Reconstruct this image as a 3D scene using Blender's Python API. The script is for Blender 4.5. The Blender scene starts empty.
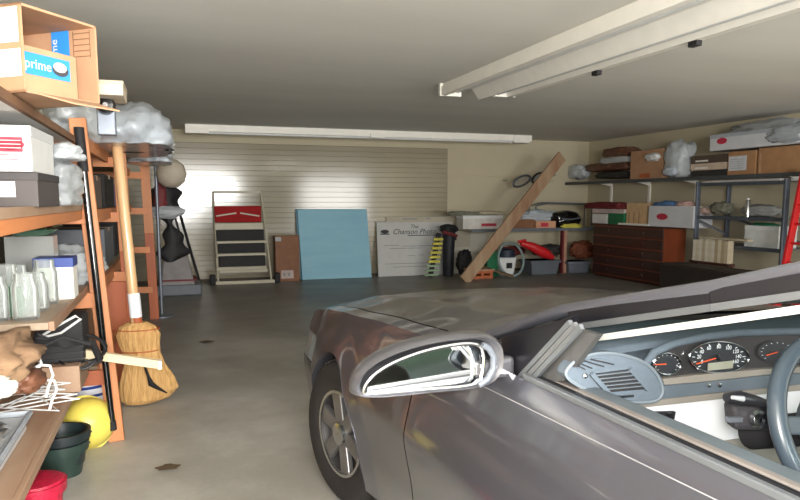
import bpy, bmesh, math, random
from mathutils import Vector, Matrix, noise
R = math.radians
rnd = random.Random(7)
col = bpy.context.scene.collection
PI = math.pi

# ---------------------------------------------------------------- camera
F = 680.0; PYC = 283.5; TH = R(7.0); PH = R(18.56); CH = 1.38
EYE = Vector((0, 0, CH))
RGT = Vector((math.cos(PH), -math.sin(PH), 0))
FWD = Vector((math.sin(PH)*math.cos(TH), math.cos(PH)*math.cos(TH), -math.sin(TH)))
UPV = Vector((math.sin(PH)*math.sin(TH), math.cos(PH)*math.sin(TH), math.cos(TH)))
cam_d = bpy.data.cameras.new('camera'); cam = bpy.data.objects.new('camera', cam_d); col.objects.link(cam)
cam_d.sensor_width = 36; cam_d.lens = F/800*36; cam_d.shift_y = (PYC-250)/800; cam_d.clip_start = .05
m3 = Matrix((RGT, UPV, -FWD)).transposed(); cam.matrix_world = Matrix.Translation(EYE) @ m3.to_4x4()
bpy.context.scene.camera = cam
def ray(px, py): return RGT*((px-400)/F) - UPV*((py-PYC)/F) + FWD
# where a sight line meets a real plane of the garage (used to measure the room from the photo)
def PY(px, py, Y): d = ray(px, py); return EYE + d*(Y/d.y)
def PX(px, py, X): d = ray(px, py); return EYE + d*(X/d.x)
def PZ(px, py, Z): d = ray(px, py); return EYE + d*((Z-CH)/d.z)
def V(*a): return Vector(a)

# ---------------------------------------------------------------- materials
def lin(c): return tuple((x/12.92 if x <= .04045 else ((x+.055)/1.055)**2.4) for x in c)
def rgb(r, g, b): return lin((r/255, g/255, b/255))+(1,)
MC = {}
def mat(name, c, rough=.6, metal=0, var=.12, scale=8, bump=0.0, stretch=(1,1,1), coat=0, spec=.5, trans=0, alpha=1, c2=None, bscale=None):
    if name in MC: return MC[name]
    m = bpy.data.materials.new(name); m.use_nodes = True; MC[name] = m
    nt = m.node_tree; N = nt.nodes; L = nt.links; b = N['Principled BSDF']
    tc = N.new('ShaderNodeTexCoord'); mp = N.new('ShaderNodeMapping'); L.new(tc.outputs['Object'], mp.inputs[0])
    mp.inputs['Scale'].default_value = stretch
    nz = N.new('ShaderNodeTexNoise'); nz.inputs['Scale'].default_value = scale; nz.inputs['Detail'].default_value = 5
    L.new(mp.outputs[0], nz.inputs['Vector'])
    cr = N.new('ShaderNodeValToRGB'); cc = rgb(*c)
    e0, e1 = cr.color_ramp.elements; e0.position = .3; e1.position = .7
    if c2: e0.color = rgb(*c2); e1.color = cc
    else:
        e0.color = tuple(x*(1-var) for x in cc[:3])+(1,); e1.color = tuple(min(1, x*(1+var)) for x in cc[:3])+(1,)
    L.new(nz.outputs['Fac'], cr.inputs[0]); L.new(cr.outputs[0], b.inputs['Base Color'])
    b.inputs['Roughness'].default_value = rough; b.inputs['Metallic'].default_value = metal
    b.inputs['Coat Weight'].default_value = coat; b.inputs['Specular IOR Level'].default_value = spec
    b.inputs['Transmission Weight'].default_value = trans
    b.inputs['Alpha'].default_value = alpha
    if bump:
        n2 = N.new('ShaderNodeTexNoise'); n2.inputs['Scale'].default_value = bscale or scale*3; n2.inputs['Detail'].default_value = 4
        L.new(mp.outputs[0], n2.inputs['Vector'])
        bp = N.new('ShaderNodeBump'); bp.inputs['Strength'].default_value = bump; bp.inputs['Distance'].default_value = .02
        L.new(n2.outputs['Fac'], bp.inputs['Height']); L.new(bp.outputs[0], b.inputs['Normal'])
    return m
def clear(name, tint=(235,240,240), fac=.25, rough=.08, white=0.0):
    """thin clear sheet: mostly see-through, with a glossy skin and a little milkiness"""
    if name in MC: return MC[name]
    m = bpy.data.materials.new(name); m.use_nodes = True; MC[name] = m
    nt = m.node_tree; N = nt.nodes; L = nt.links; b = N['Principled BSDF']
    b.inputs['Base Color'].default_value = rgb(*tint); b.inputs['Roughness'].default_value = rough
    nz = N.new('ShaderNodeTexNoise'); nz.inputs['Scale'].default_value = 9; nz.inputs['Detail'].default_value = 6
    tc = N.new('ShaderNodeTexCoord'); L.new(tc.outputs['Object'], nz.inputs['Vector'])
    bp = N.new('ShaderNodeBump'); bp.inputs['Strength'].default_value = .5 if white else .05; L.new(nz.outputs['Fac'], bp.inputs['Height'])
    L.new(bp.outputs[0], b.inputs['Normal'])
    t = N.new('ShaderNodeBsdfTransparent'); t.inputs[0].default_value = rgb(*tint)
    fr = N.new('ShaderNodeFresnel'); fr.inputs[0].default_value = 1.45
    ad = N.new('ShaderNodeMath'); ad.operation = 'ADD'; ad.use_clamp = True; ad.inputs[1].default_value = fac; L.new(fr.outputs[0], ad.inputs[0])
    mx = N.new('ShaderNodeMixShader'); L.new(ad.outputs[0], mx.inputs[0]); L.new(t.outputs[0], mx.inputs[1]); L.new(b.outputs[0], mx.inputs[2])
    L.new(mx.outputs[0], N['Material Output'].inputs[0])
    return m

W_ORANGE = mat('orange_pine', (200,128,80), .55, var=.22, scale=4, stretch=(1,.15,1), bump=.15)
W_POST = mat('orange_post_wood', (204,134,88), .55, var=.22, scale=5, stretch=(1,1,.12), bump=.15)
W_RED = mat('reddish_wood', (176,92,52), .55, var=.22, scale=5, stretch=(1,1,.15), bump=.15)
W_SHELF = mat('worn_shelf_board', (176,152,128), .65, c2=(150,112,86), scale=5, stretch=(1,.2,1), bump=.2)
W_DUSTY = mat('dusty_shelf_board', (172,154,134), .7, c2=(150,128,106), scale=6, stretch=(1,.3,1), bump=.2)
W_PALE = mat('pale_wood', (222,206,172), .55, var=.1, scale=6, stretch=(.2,1,1))
W_PLANK = mat('weathered_plank', (176,150,122), .6, c2=(150,112,84), scale=6, stretch=(1,1,.2), bump=.1)
W_BROOM = mat('varnished_broomstick', (214,172,126), .3, var=.1, scale=4, stretch=(1,1,.1), coat=.4)
STRAW = mat('broom_straw', (222,180,118), .75, c2=(190,142,84), scale=30, stretch=(3,3,.15), bump=.6, bscale=60)
W_DARK = mat('dark_mahogany', (62,34,26), .45, var=.25, scale=5, stretch=(1,.2,1), coat=.25)
W_DARKSIDE = mat('red_mahogany_side', (134,66,38), .35, var=.2, scale=5, stretch=(1,1,.2), coat=.3)
KRAFT = mat('kraft_card', (180,140,108), .75, var=.08, scale=10)
KRAFT2 = mat('brown_card', (168,126,88), .75, var=.1, scale=10)
KRAFTD = mat('dark_card', (126,92,66), .8, var=.12, scale=10)
WHITE = mat('white_card', (224,224,222), .6, var=.05, scale=8)
WPLAST = mat('white_plastic', (220,222,222), .35, var=.04, scale=8)
PAPER = mat('paper', (236,234,226), .7, var=.05, scale=20)
BLUE = mat('blue_print', (52,140,220), .45, var=.06)
BLUED = mat('dark_blue_print', (40,66,140), .45, var=.06)
REDP = mat('red_print', (190,46,70), .5, var=.08)
PINKP = mat('faded_red_print', (176,50,70), .6, var=.15, scale=40)
INK = mat('dark_ink', (60,60,64), .7, var=.1)
INKL = mat('pale_ink', (150,150,152), .7, var=.1)
BLACK = mat('black_plastic', (24,24,28), .35, var=.2)
BLACKM = mat('matt_black', (30,29,32), .7, var=.2)
BLACKG = mat('gloss_black', (14,14,16), .12, var=.1, coat=.6)
STEEL = mat('grey_steel', (116,122,132), .4, metal=.5, var=.1)
CHROME = mat('chrome', (200,202,205), .18, metal=1, var=.03)
ALU = mat('aluminium', (186,186,184), .3, metal=.85, var=.08)
GREY = mat('grey_plastic', (98,104,112), .5, var=.08)
LGREY = mat('light_grey_plastic', (160,164,168), .45, var=.08)
GREEN = mat('dark_green_plastic', (44,62,56), .4, var=.12)
GREEN2 = mat('bright_green_plastic', (24,112,72), .45, var=.1)
YELLOW = mat('yellow_plastic', (232,214,98), .35, var=.06)
YELDIRT = mat('yellow_foam', (206,196,84), .7, var=.15, scale=12)
CRIMSON = mat('crimson_plastic', (196,34,66), .3, var=.25, scale=22, bump=.3)
REDM = mat('red_metal', (196,28,34), .35, var=.08)
DKRED = mat('maroon_cloth', (110,36,40), .7, var=.15)
REDSTEP = mat('red_step_plastic', (158,10,14), .6, spec=.2, var=.08)
CREAM = mat('cream_enamel', (188,180,158), .4, var=.04)
FOAMB = mat('blue_foam', (150,200,220), .55, c2=(134,188,212), scale=3, stretch=(.3,1,2))
CLOTHG = mat('grey_cloth', (118,118,104), .85, var=.2, scale=14, bump=.3)
CLOTHK = mat('tan_cloth', (158,128,98), .9, c2=(124,96,72), scale=8, bump=.3)
CLOTHB = mat('brown_leather', (120,78,56), .5, c2=(80,52,40), scale=8, bump=.2)
CLOTHD = mat('dark_cloth', (50,48,46), .8, var=.2, scale=8)
MILK = mat('milky_plastic', (168,175,182), .25, var=.08, scale=6, bump=.3, coat=.3)
GLASSJ = clear('jar_glass', (246,248,247), .07, .03)
GREENJ = clear('green_glass', (150,206,172), .2, .05)
FILM = clear('crinkled_film', (226,230,232), .30, .12, white=1)
FILMW = clear('milky_film', (220,226,230), .62, .2, white=1)
WGLASS = clear('windscreen_glass', (176,190,186), .06, .01)
MIRROR = mat('mirror_silver', (225,228,230), .03, metal=1, var=.0)
PAINT = mat('silver_grey_paint', (96,97,106), .28, metal=.6, var=.02, scale=3, coat=.7)
PAINTD = mat('dusty_bonnet_paint', (96,93,92), .36, metal=.5, c2=(80,78,77), scale=4, coat=.4)
RUBBER = mat('tyre_rubber', (40,37,36), .75, var=.15, scale=20)
GASKET = mat('window_rubber', (20,20,25), .35, var=.1)
TRIMG = mat('grey_window_trim', (104,108,112), .35, metal=.3, var=.05)
DASH = mat('blue_grey_dash', (88,98,108), .75, spec=.25, var=.05, scale=60, bump=.1, bscale=200)
DASHL = mat('taupe_dash_trim', (136,130,122), .55, var=.05)
DASHW = mat('pale_dash_panel', (222,222,226), .5, var=.03)
SEATF = mat('grey_seat_cloth', (128,124,118), .9, var=.08, scale=40)
WHEELB = mat('steering_wheel_leather', (62,72,82), .3, var=.05, coat=.3)
LENS = mat('headlight_lens', (196,206,212), .08, metal=.3, var=.08, coat=1)
NEEDLE = mat('orange_needle', (226,90,50), .5)
MARKS = mat('gauge_marks', (220,226,230), .5)
TUBEW = mat('white_lamp_enamel', (246,243,234), .35, var=.03)

# ---------------------------------------------------------------- mesh builder
class MB:
    def __init__(s): s.v = []; s.f = []; s.mi = []; s.cur = 0
    def q(s, n): s.cur = n; return s
    def add(s, vs, fs):
        o = len(s.v); s.v += [Vector(a) for a in vs]
        for f in fs: s.f.append(tuple(o+i for i in f)); s.mi.append(s.cur)
        return s
    def hexa(s, p):   # 8 points: bottom ring 0-3, top ring 4-7
        return s.add(p, [(3,2,1,0),(4,5,6,7),(0,1,5,4),(1,2,6,5),(2,3,7,6),(3,0,4,7)])
    def box(s, x0, x1, y0, y1, z0, z1):
        return s.hexa([(x0,y0,z0),(x1,y0,z0),(x1,y1,z0),(x0,y1,z0),(x0,y0,z1),(x1,y0,z1),(x1,y1,z1),(x0,y1,z1)])
    def obox(s, c, ax, ay, w, d, z0, z1):  # oriented footprint: c corner, ax/ay unit dirs
        c = Vector((c[0], c[1], 0)); ax = Vector((ax[0], ax[1], 0)); ay = Vector((ay[0], ay[1], 0))
        r = [c, c+ax*w, c+ax*w+ay*d, c+ay*d]
        return s.hexa([(p.x,p.y,z0) for p in r]+[(p.x,p.y,z1) for p in r])
    def bar(s, a, b, w, h, up=(0,0,1)):
        a = Vector(a); b = Vector(b); d = (b-a).normalized(); up = Vector(up)
        if abs(d.dot(up)) > .98: up = Vector((0,1,0))
        sx = d.cross(up).normalized()*(w/2); sy = sx.normalized().cross(d).normalized()*(h/2)
        return s.hexa([a-sx-sy, a+sx-sy, b+sx-sy, b-sx-sy, a-sx+sy, a+sx+sy, b+sx+sy, b-sx+sy])
    def tube(s, pts, r, n=10, caps=True, closed=False, rs=None):
        pts = [Vector(p) for p in pts]; k = len(pts); rings = []
        up = None
        for i, p in enumerate(pts):
            a = pts[(i-1) % k] if closed or i > 0 else p; b = pts[(i+1) % k] if closed or i < k-1 else p
            d = (b-a).normalized()
            if up is None: up = Vector((0,0,1)) if abs(d.z) < .9 else Vector((1,0,0))
            sx = d.cross(up).normalized(); up = sx.cross(d).normalized()
            rr = rs[i] if rs else r
            rings.append([p + (sx*math.cos(2*PI*j/n)+up*math.sin(2*PI*j/n))*rr for j in range(n)])
        vs = [v for rg in rings for v in rg]; fs = []
        for i in range(k if closed else k-1):
            for j in range(n):
                a = i*n+j; b = i*n+(j+1) % n; c = ((i+1) % k)*n+(j+1) % n; d = ((i+1) % k)*n+j
                fs.append((a, d, c, b))
        if caps and not closed: fs += [tuple(range(n)), tuple(reversed(range((k-1)*n, k*n)))]
        return s.add(vs, fs)
    def lathe(s, c, prof, n=24, axis=None, sx=1, sy=1, caps=False):  # prof: (r,z)
        c = Vector(c); q = Vector((0,0,1)).rotation_difference(Vector(axis)) if axis is not None else None
        vs = []; fs = []
        for r_, z_ in prof:
            for j in range(n):
                p = Vector((r_*math.cos(2*PI*j/n)*sx, r_*math.sin(2*PI*j/n)*sy, z_))
                if q: p = q @ p
                vs.append(c+p)
        for i in range(len(prof)-1):
            for j in range(n):
                fs.append((i*n+j, i*n+(j+1) % n, (i+1)*n+(j+1) % n, (i+1)*n+j))
        if caps and prof[0][0] > 1e-4: fs.append(tuple(reversed(range(n))))
        if caps and prof[-1][0] > 1e-4: fs.append(tuple(range((len(prof)-1)*n, len(prof)*n)))
        return s.add(vs, fs)
    def grid(s, fn, nu, nv):
        vs = [fn(i/nu, j/nv) for i in range(nu+1) for j in range(nv+1)]
        return s.add(vs, [(i*(nv+1)+j, (i+1)*(nv+1)+j, (i+1)*(nv+1)+j+1, i*(nv+1)+j+1) for i in range(nu) for j in range(nv)])
    def prism(s, pts, d):  # polygon extruded by vector d
        pts = [Vector(p) for p in pts]; d = Vector(d); n = len(pts)
        return s.add(pts+[p+d for p in pts], [tuple(reversed(range(n))), tuple(range(n, 2*n))]+[(i, (i+1) % n, n+(i+1) % n, n+i) for i in range(n)])
    def blob(s, c, size, seed=0, amp=.25, freq=2.2, flat=None, sub=4, box=0.0):
        bm = bmesh.new(); bmesh.ops.create_icosphere(bm, subdivisions=sub, radius=1)
        off = Vector((seed*3.7, seed*1.9, seed*5.3)); c = Vector(c); vs = []
        for v in bm.verts:
            p = v.co.copy(); k = 1+amp*noise.noise(p*freq+off)+amp*.45*(1-3*abs(noise.noise(p*freq*1.6+off)))+amp*.16*(1-3*abs(noise.noise(p*freq*3.6+off)))
            if box:
                mx = max(abs(p.x), abs(p.y), abs(p.z)); k *= (1-box)+box/mx*.8
            p = Vector((p.x*size[0], p.y*size[1], p.z*size[2]))*k
            p += c
            if flat is not None and p.z < flat: p.z = flat
            vs.append(p)
        fs = [tuple(v.index for v in f.verts) for f in bm.faces]; bm.free()
        return s.add(vs, fs)
    def build(s, name, m, parent=None, smooth=False, bevel=0, solid=0, sub=0, recalc=True):
        me = bpy.data.meshes.new(name)
        if parent is not None: org = Vector(parent.get('_w', (0,0,0)))
        else:
            xs = [v.x for v in s.v]; ys = [v.y for v in s.v]; zs = [v.z for v in s.v]
            org = Vector(((min(xs)+max(xs))/2, (min(ys)+max(ys))/2, min(zs)))
        me.from_pydata([v-org for v in s.v], [], s.f)
        ms = m if isinstance(m, (list, tuple)) else [m]
        for q in ms: me.materials.append(q)
        for p, i in zip(me.polygons, s.mi): p.material_index = i if i < len(ms) else 0
        if recalc:
            bm = bmesh.new(); bm.from_mesh(me); bmesh.ops.recalc_face_normals(bm, faces=bm.faces); bm.to_mesh(me); bm.free()
        if smooth:
            for p in me.polygons: p.use_smooth = True
            try:
                if smooth != 2: me.set_sharp_from_angle(angle=R(40))
            except Exception: pass
        o = bpy.data.objects.new(name, me); col.objects.link(o)
        if parent is not None: o.parent = parent; o['_w'] = tuple(org)
        else: o.location = org; o['_w'] = tuple(org)
        if solid:
            md = o.modifiers.new('s', 'SOLIDIFY'); md.thickness = abs(solid); md.offset = -1 if solid > 0 else 1
        if bevel:
            md = o.modifiers.new('b', 'BEVEL'); md.width = bevel; md.segments = 2; md.limit_method = 'ANGLE'
        if sub:
            md = o.modifiers.new('u', 'SUBSURF'); md.levels = sub; md.render_levels = sub
        return o
def tag(o, label=None, cat=None, group=None, kind=None):
    if label: o['label'] = label
    if cat: o['category'] = cat
    if group: o['group'] = group
    if kind: o['kind'] = kind
    return o
def thing(name, loc, label, cat, group=None):
    o = bpy.data.objects.new(name, None); col.objects.link(o); o.location = loc; o.empty_display_size = .1
    o['_w'] = tuple(loc); return tag(o, label, cat, group)
def struct(name, mb, m, **k): return tag(mb.build(name, m, **k), kind='structure')
def text_mb(mb, txt, org, ux, uz, size, off=.0015, shear=0):
    """flat lettering laid on a surface: org = lower left, ux/uz = unit directions"""
    cu = bpy.data.curves.new('t', 'FONT'); cu.body = txt; cu.size = size; cu.shear = shear
    ob = bpy.data.objects.new('t', cu); col.objects.link(ob); dg = bpy.context.evaluated_depsgraph_get()
    me = bpy.data.meshes.new_from_object(ob.evaluated_get(dg)); ux = Vector(ux).normalized(); uz = Vector(uz).normalized(); n = ux.cross(uz)
    mb.add([Vector(org)+ux*v.co.x+uz*v.co.y+n*off for v in me.vertices], [tuple(p.vertices) for p in me.polygons])
    bpy.data.objects.remove(ob); bpy.data.curves.remove(cu); bpy.data.meshes.remove(me); return mb
def patch(mb, org, ux, uz, u0, u1, v0, v1, off=.001):
    ux = Vector(ux).normalized(); uz = Vector(uz).normalized(); n = ux.cross(uz); o = Vector(org)+n*off
    return mb.add([o+ux*u0+uz*v0, o+ux*u1+uz*v0, o+ux*u1+uz*v1, o+ux*u0+uz*v1], [(0,1,2,3)])
def oval(mb, org, ux, uz, cu, cv, ru, rv, off=.001, n=24):
    ux = Vector(ux).normalized(); uz = Vector(uz).normalized(); nn = ux.cross(uz); o = Vector(org)+nn*off
    return mb.add([o+ux*(cu+ru*math.cos(2*PI*i/n))+uz*(cv+rv*math.sin(2*PI*i/n)) for i in range(n)], [tuple(range(n))])
# ================================================================ THE ROOM
RX = 8.05; LX = -1.32; FY = 12.0; BY = -3.0; H = 2.54
def floor_mat():
    m = mat('concrete_floor', (204,202,194), .42, c2=(176,173,164), scale=1.6, bump=.08, bscale=30)
    nt = m.node_tree; N = nt.nodes; L = nt.links; b = N['Principled BSDF']
    src = b.inputs['Base Color'].links[0].from_socket
    tc = N.new('ShaderNodeTexCoord'); n = N.new('ShaderNodeTexNoise'); n.inputs['Scale'].default_value = .9; n.inputs['Detail'].default_value = 9; n.inputs['Roughness'].default_value = .7
    L.new(tc.outputs['Object'], n.inputs['Vector']); cr = N.new('ShaderNodeValToRGB'); cr.color_ramp.elements[0].position = .42; cr.color_ramp.elements[0].color = (.62,.6,.57,1); cr.color_ramp.elements[1].position = .62; cr.color_ramp.elements[1].color = (1,1,1,1)
    L.new(n.outputs['Fac'], cr.inputs[0]); mx = N.new('ShaderNodeMixRGB'); mx.blend_type = 'MULTIPLY'; mx.inputs[0].default_value = .7
    L.new(src, mx.inputs[1]); L.new(cr.outputs[0], mx.inputs[2])
    # base colour darkens toward the inner end, painting in the daylight falloff
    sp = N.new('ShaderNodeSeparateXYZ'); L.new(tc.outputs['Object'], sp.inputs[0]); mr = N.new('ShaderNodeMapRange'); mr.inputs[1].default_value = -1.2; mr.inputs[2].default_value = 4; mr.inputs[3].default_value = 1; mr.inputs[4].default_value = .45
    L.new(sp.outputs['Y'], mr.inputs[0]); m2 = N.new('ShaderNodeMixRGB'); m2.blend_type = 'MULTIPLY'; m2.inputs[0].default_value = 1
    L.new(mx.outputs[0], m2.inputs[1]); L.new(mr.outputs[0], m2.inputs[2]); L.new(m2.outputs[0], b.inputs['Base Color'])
    return m
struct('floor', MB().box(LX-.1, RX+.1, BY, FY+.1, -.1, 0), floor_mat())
CEIL = mat('ceiling_paint', (226,224,217), .8, var=.05, scale=1.2, stretch=(.3,1,1), bump=.03)
WALLP = mat('cream_wall', (196,186,160), .7, var=.03, scale=2)
WALLF = mat('painted_siding', (158,149,128), .12, spec=.8, var=.03, scale=2)
struct('ceiling', MB().box(LX-.1, RX+.1, BY, FY+.1, H, H+.1), CEIL)
struct('wall_left', MB().box(LX-.1, LX, BY, FY, 0, H), WALLP)
struct('wall_right', MB().box(RX, RX+.1, BY, FY, 0, H), WALLP)
struct('wall_far', MB().box(LX-.1, RX+.1, FY, FY+.1, 0, H), WALLP)
# far wall: glossy lapped siding on the left, a smooth painted section to the right of it
xs = PY(447, 230, FY-.04).x; zt = PY(300, 145, FY-.04).z
mb = MB(); rows = 26; rh = zt/rows
for i in range(rows):
    z0 = i*rh
    mb.add([(LX,FY-.042,z0),(xs,FY-.042,z0),(xs,FY-.0418,z0+rh-.006),(LX,FY-.0418,z0+rh-.006),(xs,FY-.034,z0+rh-.004),(LX,FY-.034,z0+rh-.004),(xs,FY-.042,z0+rh),(LX,FY-.042,z0+rh)], [(0,1,2,3),(3,2,4,5),(5,4,6,7)])
struct('trim_1', mb, WALLF, recalc=False)
struct('trim_2', MB().box(xs, xs+.05, FY-.05, FY, 0, PY(447,176,FY).z).box(xs, RX, FY-.035, FY, PY(447,176,FY).z, PY(447,176,FY).z+.03), WALLP)
# dark stained sill strip along foot of far wall
struct('baseboard_far', MB().box(LX, RX, FY-.075, FY-.043, 0, .045), mat('dirty_sill', (84,74,64), .8))
# shelf standards on right wall
mb = MB()
for Y in (8.95, 10.1, 11.2): mb.box(RX-.02, RX, Y-.03, Y+.03, .95, 1.66)
struct('trim_3', mb, TUBEW)
# two leaves / stains are things on the floor
for (px, py, s, lab) in ((168,468,.06,'brown dead leaf on the bare floor nearest the camera'), (207,342,.07,'dark flattened leaf on the floor farther from the camera')):
    c = PZ(px, py, 0); mb = MB(); n = 14
    mb.lathe((0,0,0), [(0,.004)]+[(1,.002)], 14)
    mb.v = [Vector((c.x+v.x*s*(1+.3*math.sin(5*math.atan2(v.y,v.x+1e-6))), c.y+v.y*s*.7, .003+.006*(1-abs(v.x)))) for v in mb.v]
    tag(mb.build('dead_leaf', mat('dead_leaf', (96,78,56), .8)), lab, 'leaf')

# ---------------- ceiling fluorescent fixtures
def pc(px, py, z): return PZ(px, py, z)
zl = 2.44
a = pc(440, 98, 2.40); b = pc(512, 102, 2.40)
x0 = a.x; x1 = b.x; ye = a.y; ys = .9
fx = thing('fluorescent_fixture', ((x0+x1)/2, (ye+ys)/2, H-.0), 'long white unlit ceiling lamp with two rails running toward the camera above the car', 'ceiling lamp', None)
MB().box(x0+.02, x1-.02, ys, ye, H-.035, H).build('housing', TUBEW, fx, bevel=.004)
w = x1-x0
MB().prism([(x0,ys,H-.03),(x0,ys,H-.115),(x0+.05,ys,H-.12),(x0+.10,ys,H-.03)], (0,ye-ys,0)).build('side_rail', TUBEW, fx)
MB().prism([(x0+w*.42,ys,H-.03),(x0+w*.52,ys,H-.14),(x0+w*.62,ys,H-.03)], (0,ye-ys,0)).build('reflector', TUBEW, fx)
MB().prism([(x1-.10,ys,H-.03),(x1-.085,ys,H-.1),(x1-.02,ys,H-.1),(x1,ys,H-.03)], (0,ye-ys,0)).build('side_rail', TUBEW, fx)
for xx in (x0+.17, x0+w*.75):
    MB().tube([(xx, ys+.05, H-.075), (xx, ye-.05, H-.075)], .016, 10).build('tube', WPLAST, fx, smooth=True)
MB().box(x0-.01, x0+.22, ye-.03, ye+.02, H-.12, H).build('end_cap', TUBEW, fx)
MB().box(x1-.22, x1+.01, ye-.03, ye+.02, H-.10, H).build('end_cap', TUBEW, fx)
for (px, py) in ((576,77),(667,48),(791,11)):
    p = pc(px, py, 2.38); MB().box(x1-.075, x1-.03, p.y-.04, p.y+.04, H-.135, H-.095).build('tube_clip', BLACKM, fx)
# far strip light
a = PY(185,134,11.2); b = PY(530,138,11.2)
ft = thing('strip_light', ((a.x+b.x)/2, 11.2, H), 'long thin white strip light across the ceiling by the far wall', 'ceiling lamp')
MB().box(a.x, b.x, 11.12, 11.28, H-.11, H).build('housing', TUBEW, ft, bevel=.008)
MB().box(a.x, a.x+.35, 11.08, 11.3, H-.14, H-.06).build('end_cap', TUBEW, ft, bevel=.006)
MB().box(b.x-.38, b.x-.06, 11.08, 11.3, H-.14, H-.01).build('ballast_box', TUBEW, ft, bevel=.006)
m_ = (a.x+b.x)/2; MB().box(m_-.05, m_+.2, 11.08, 11.3, H-.13, H-.06).build('joint_cover', TUBEW, ft, bevel=.006)
MB().tube([(a.x+.3, 11.2, H-.12), (b.x-.35, 11.2, H-.12)], .02, 10).build('tube', WPLAST, ft, smooth=True)

# ================================================================ LEFT SHELVING
XB = LX+.03
Z1, Z2, Z3, Z4 = .46, .90, 1.355, 1.70
def fx_(z): return -.345-.062*z        # the front frame leans back a little with height
su = thing('shelving_unit', (-.8, 2.5, 0), 'home-made orange pine shelving nearest the camera with crates, jars and cables', 'shelving', None)
Yp = 4.12
def post(Y, mtl, ztop, par, w=.085, d=.045, zb=0, shift=0):
    MB().bar((fx_(zb)+shift, Y, zb), (fx_(ztop)+shift, Y, ztop), d, w, up=(1,0,0)).build('post', mtl, par, bevel=.004)
post(Yp, W_POST, 1.82, su); post(.75, W_POST, 1.82, su)
MB().box(XB, XB+.05, Yp-.04, Yp+.04, 0, 1.8).build('post', W_POST, su); MB().box(XB, XB+.05, .7, .78, 0, 1.8).build('post', W_POST, su)
for z, m_, th in ((Z1, W_SHELF, .03), (Z2, W_DUSTY, .03), (Z3, W_DUSTY, .02)):
    xf = -.475 if z != Z1 else -.50
    ys_ = 2.95 if z == Z2 else .6
    MB().box(XB, xf, ys_, Yp+.1, z-th, z).build('shelf_board', m_, su, bevel=.004)
    if z == Z3: MB().box(xf, xf+.022, .6, Yp+.05, z-.03, z+.003).build('front_edge', W_SHELF, su); MB().box(xf, xf+.02, .6, Yp+.05, z-.078, z-.031).build('front_rail', W_ORANGE, su, bevel=.003)
    else: MB().box(xf, xf+.022, ys_, Yp+.05, z-.035, z+.003).build('front_rail', W_SHELF, su, bevel=.003)
    MB().box(XB, fx_(z)+.0, Yp-.045, Yp-.02, z-th-.085, z-th).build('cross_rail', W_RED if z == Z1 else W_ORANGE, su, bevel=.003)
z = Z4
MB().box(XB, -.478, .6, Yp-.03, z-.02, z).build('shelf_board', WHITE, su)
MB().box(-.478, -.458, .6, Yp-.03, z-.02, z+.012).build('front_rail', KRAFTD, su)
MB().box(XB, fx_(z)+.0, Yp-.045, Yp-.02, z-.12, z-.02).build('cross_rail', W_ORANGE, su)
# second, farther unit
s2 = thing('shelving_unit', (-.8, 6.2, 0), 'darker orange wooden shelving behind the broom stacked with boxes and bags', 'shelving')
def fx2(z, Y): return -.35+.030*(Y-4.1)-.02*z
for Y, m_, w in ((5.5, W_RED, .09), (8.35, W_RED, .1)):
    MB().bar((fx2(0,Y), Y, 0), (fx2(1.0,Y), Y, 1.0), .06, w, up=(1,0,0)).build('post', m_, s2, bevel=.004)
    MB().bar((fx2(1.0,Y), Y, 1.0), (fx2(1.85,Y), Y, 1.85), .05, w, up=(1,0,0)).build('post', W_POST, s2, bevel=.004)
    MB().box(XB, XB+.05, Y-.04, Y+.04, 0, 1.8).build('post', W_RED, s2)
for z in (.42, .88, 1.32, 1.72):
    MB().box(XB, -.44, 4.22, 8.4, z-.03, z).build('shelf_board', W_DUSTY, s2)
    MB().box(-.44, -.415, 4.22, 8.4, z-.07, z+.002).build('front_rail', W_ORANGE, s2)
    MB().box(XB, fx2(z,8.35), 8.27, 8.30, z-.10, z-.03).build('cross_rail', W_ORANGE, s2)
    MB().box(XB, fx2(z,5.5), 5.43, 5.46, z-.10, z-.03).build('cross_rail', W_ORANGE, s2)
MB().box(-.62, -.34, 5.38, 5.42, .02, .78).build('side_panel', W_RED, s2)

# ---------------- open carton with blue tape on top shelf
A = PY(25, 97, 2.47); B = PY(100, 105, 2.72); zb = Z4+.002
ux = Vector((B.x-A.x, B.y-A.y, 0)); wd = ux.length; ux.normalize(); uy = Vector((-ux.y, ux.x, 0)); hh = .29; dp = .34; t = .008
bx = thing('open_carton', (A.x, A.y, zb), 'big open brown carton with blue printed tape overhanging the top left shelf', 'box')
mb = MB()
mb.obox(A, ux, uy, wd, dp, zb+.017, zb+.017+t).obox(A, ux, uy, wd, dp, zb+hh-t, zb+hh)
mb.obox(A, ux, uy, t, dp, zb+.017, zb+hh).obox(A+ux*(wd-t), ux, uy, t, dp, zb+.017, zb+hh)
mb.obox(A+uy*(dp-t), ux, uy, wd, t, zb+.017, zb+hh)
mb.build('carton_body', KRAFT, bx)
A0 = Vector((A.x, A.y, zb+.017)); zz = Vector((0,0,1))
# printed marks on the inner back
bk = A0+uy*(dp-t)
mb = MB(); bk = A0+ux*(wd-t)+uy*dp; vx = -uy; patch(mb, bk, vx, zz, dp*.42, dp*.66, .13, .265, .002); mb.build('blue_tape', BLUE, bx)
mb = MB(); text_mb(mb, 'prime', bk+vx*(dp*.50)+zz*.14-ux*.0035, zz, -vx, .042, .0)
mb.build('tape_print', WHITE, bx)
mb = MB()
for i in range(5): patch(mb, bk, vx, zz, dp*.72, dp*.93, .17+i*.02, .173+i*.02, .002)
patch(mb, bk, vx, zz, dp*.71, dp*.72, .165, .26, .002); patch(mb, bk, vx, zz, dp*.93, dp*.94, .165, .26, .002)
mb.build('printed_grid', KRAFTD, bx)
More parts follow.
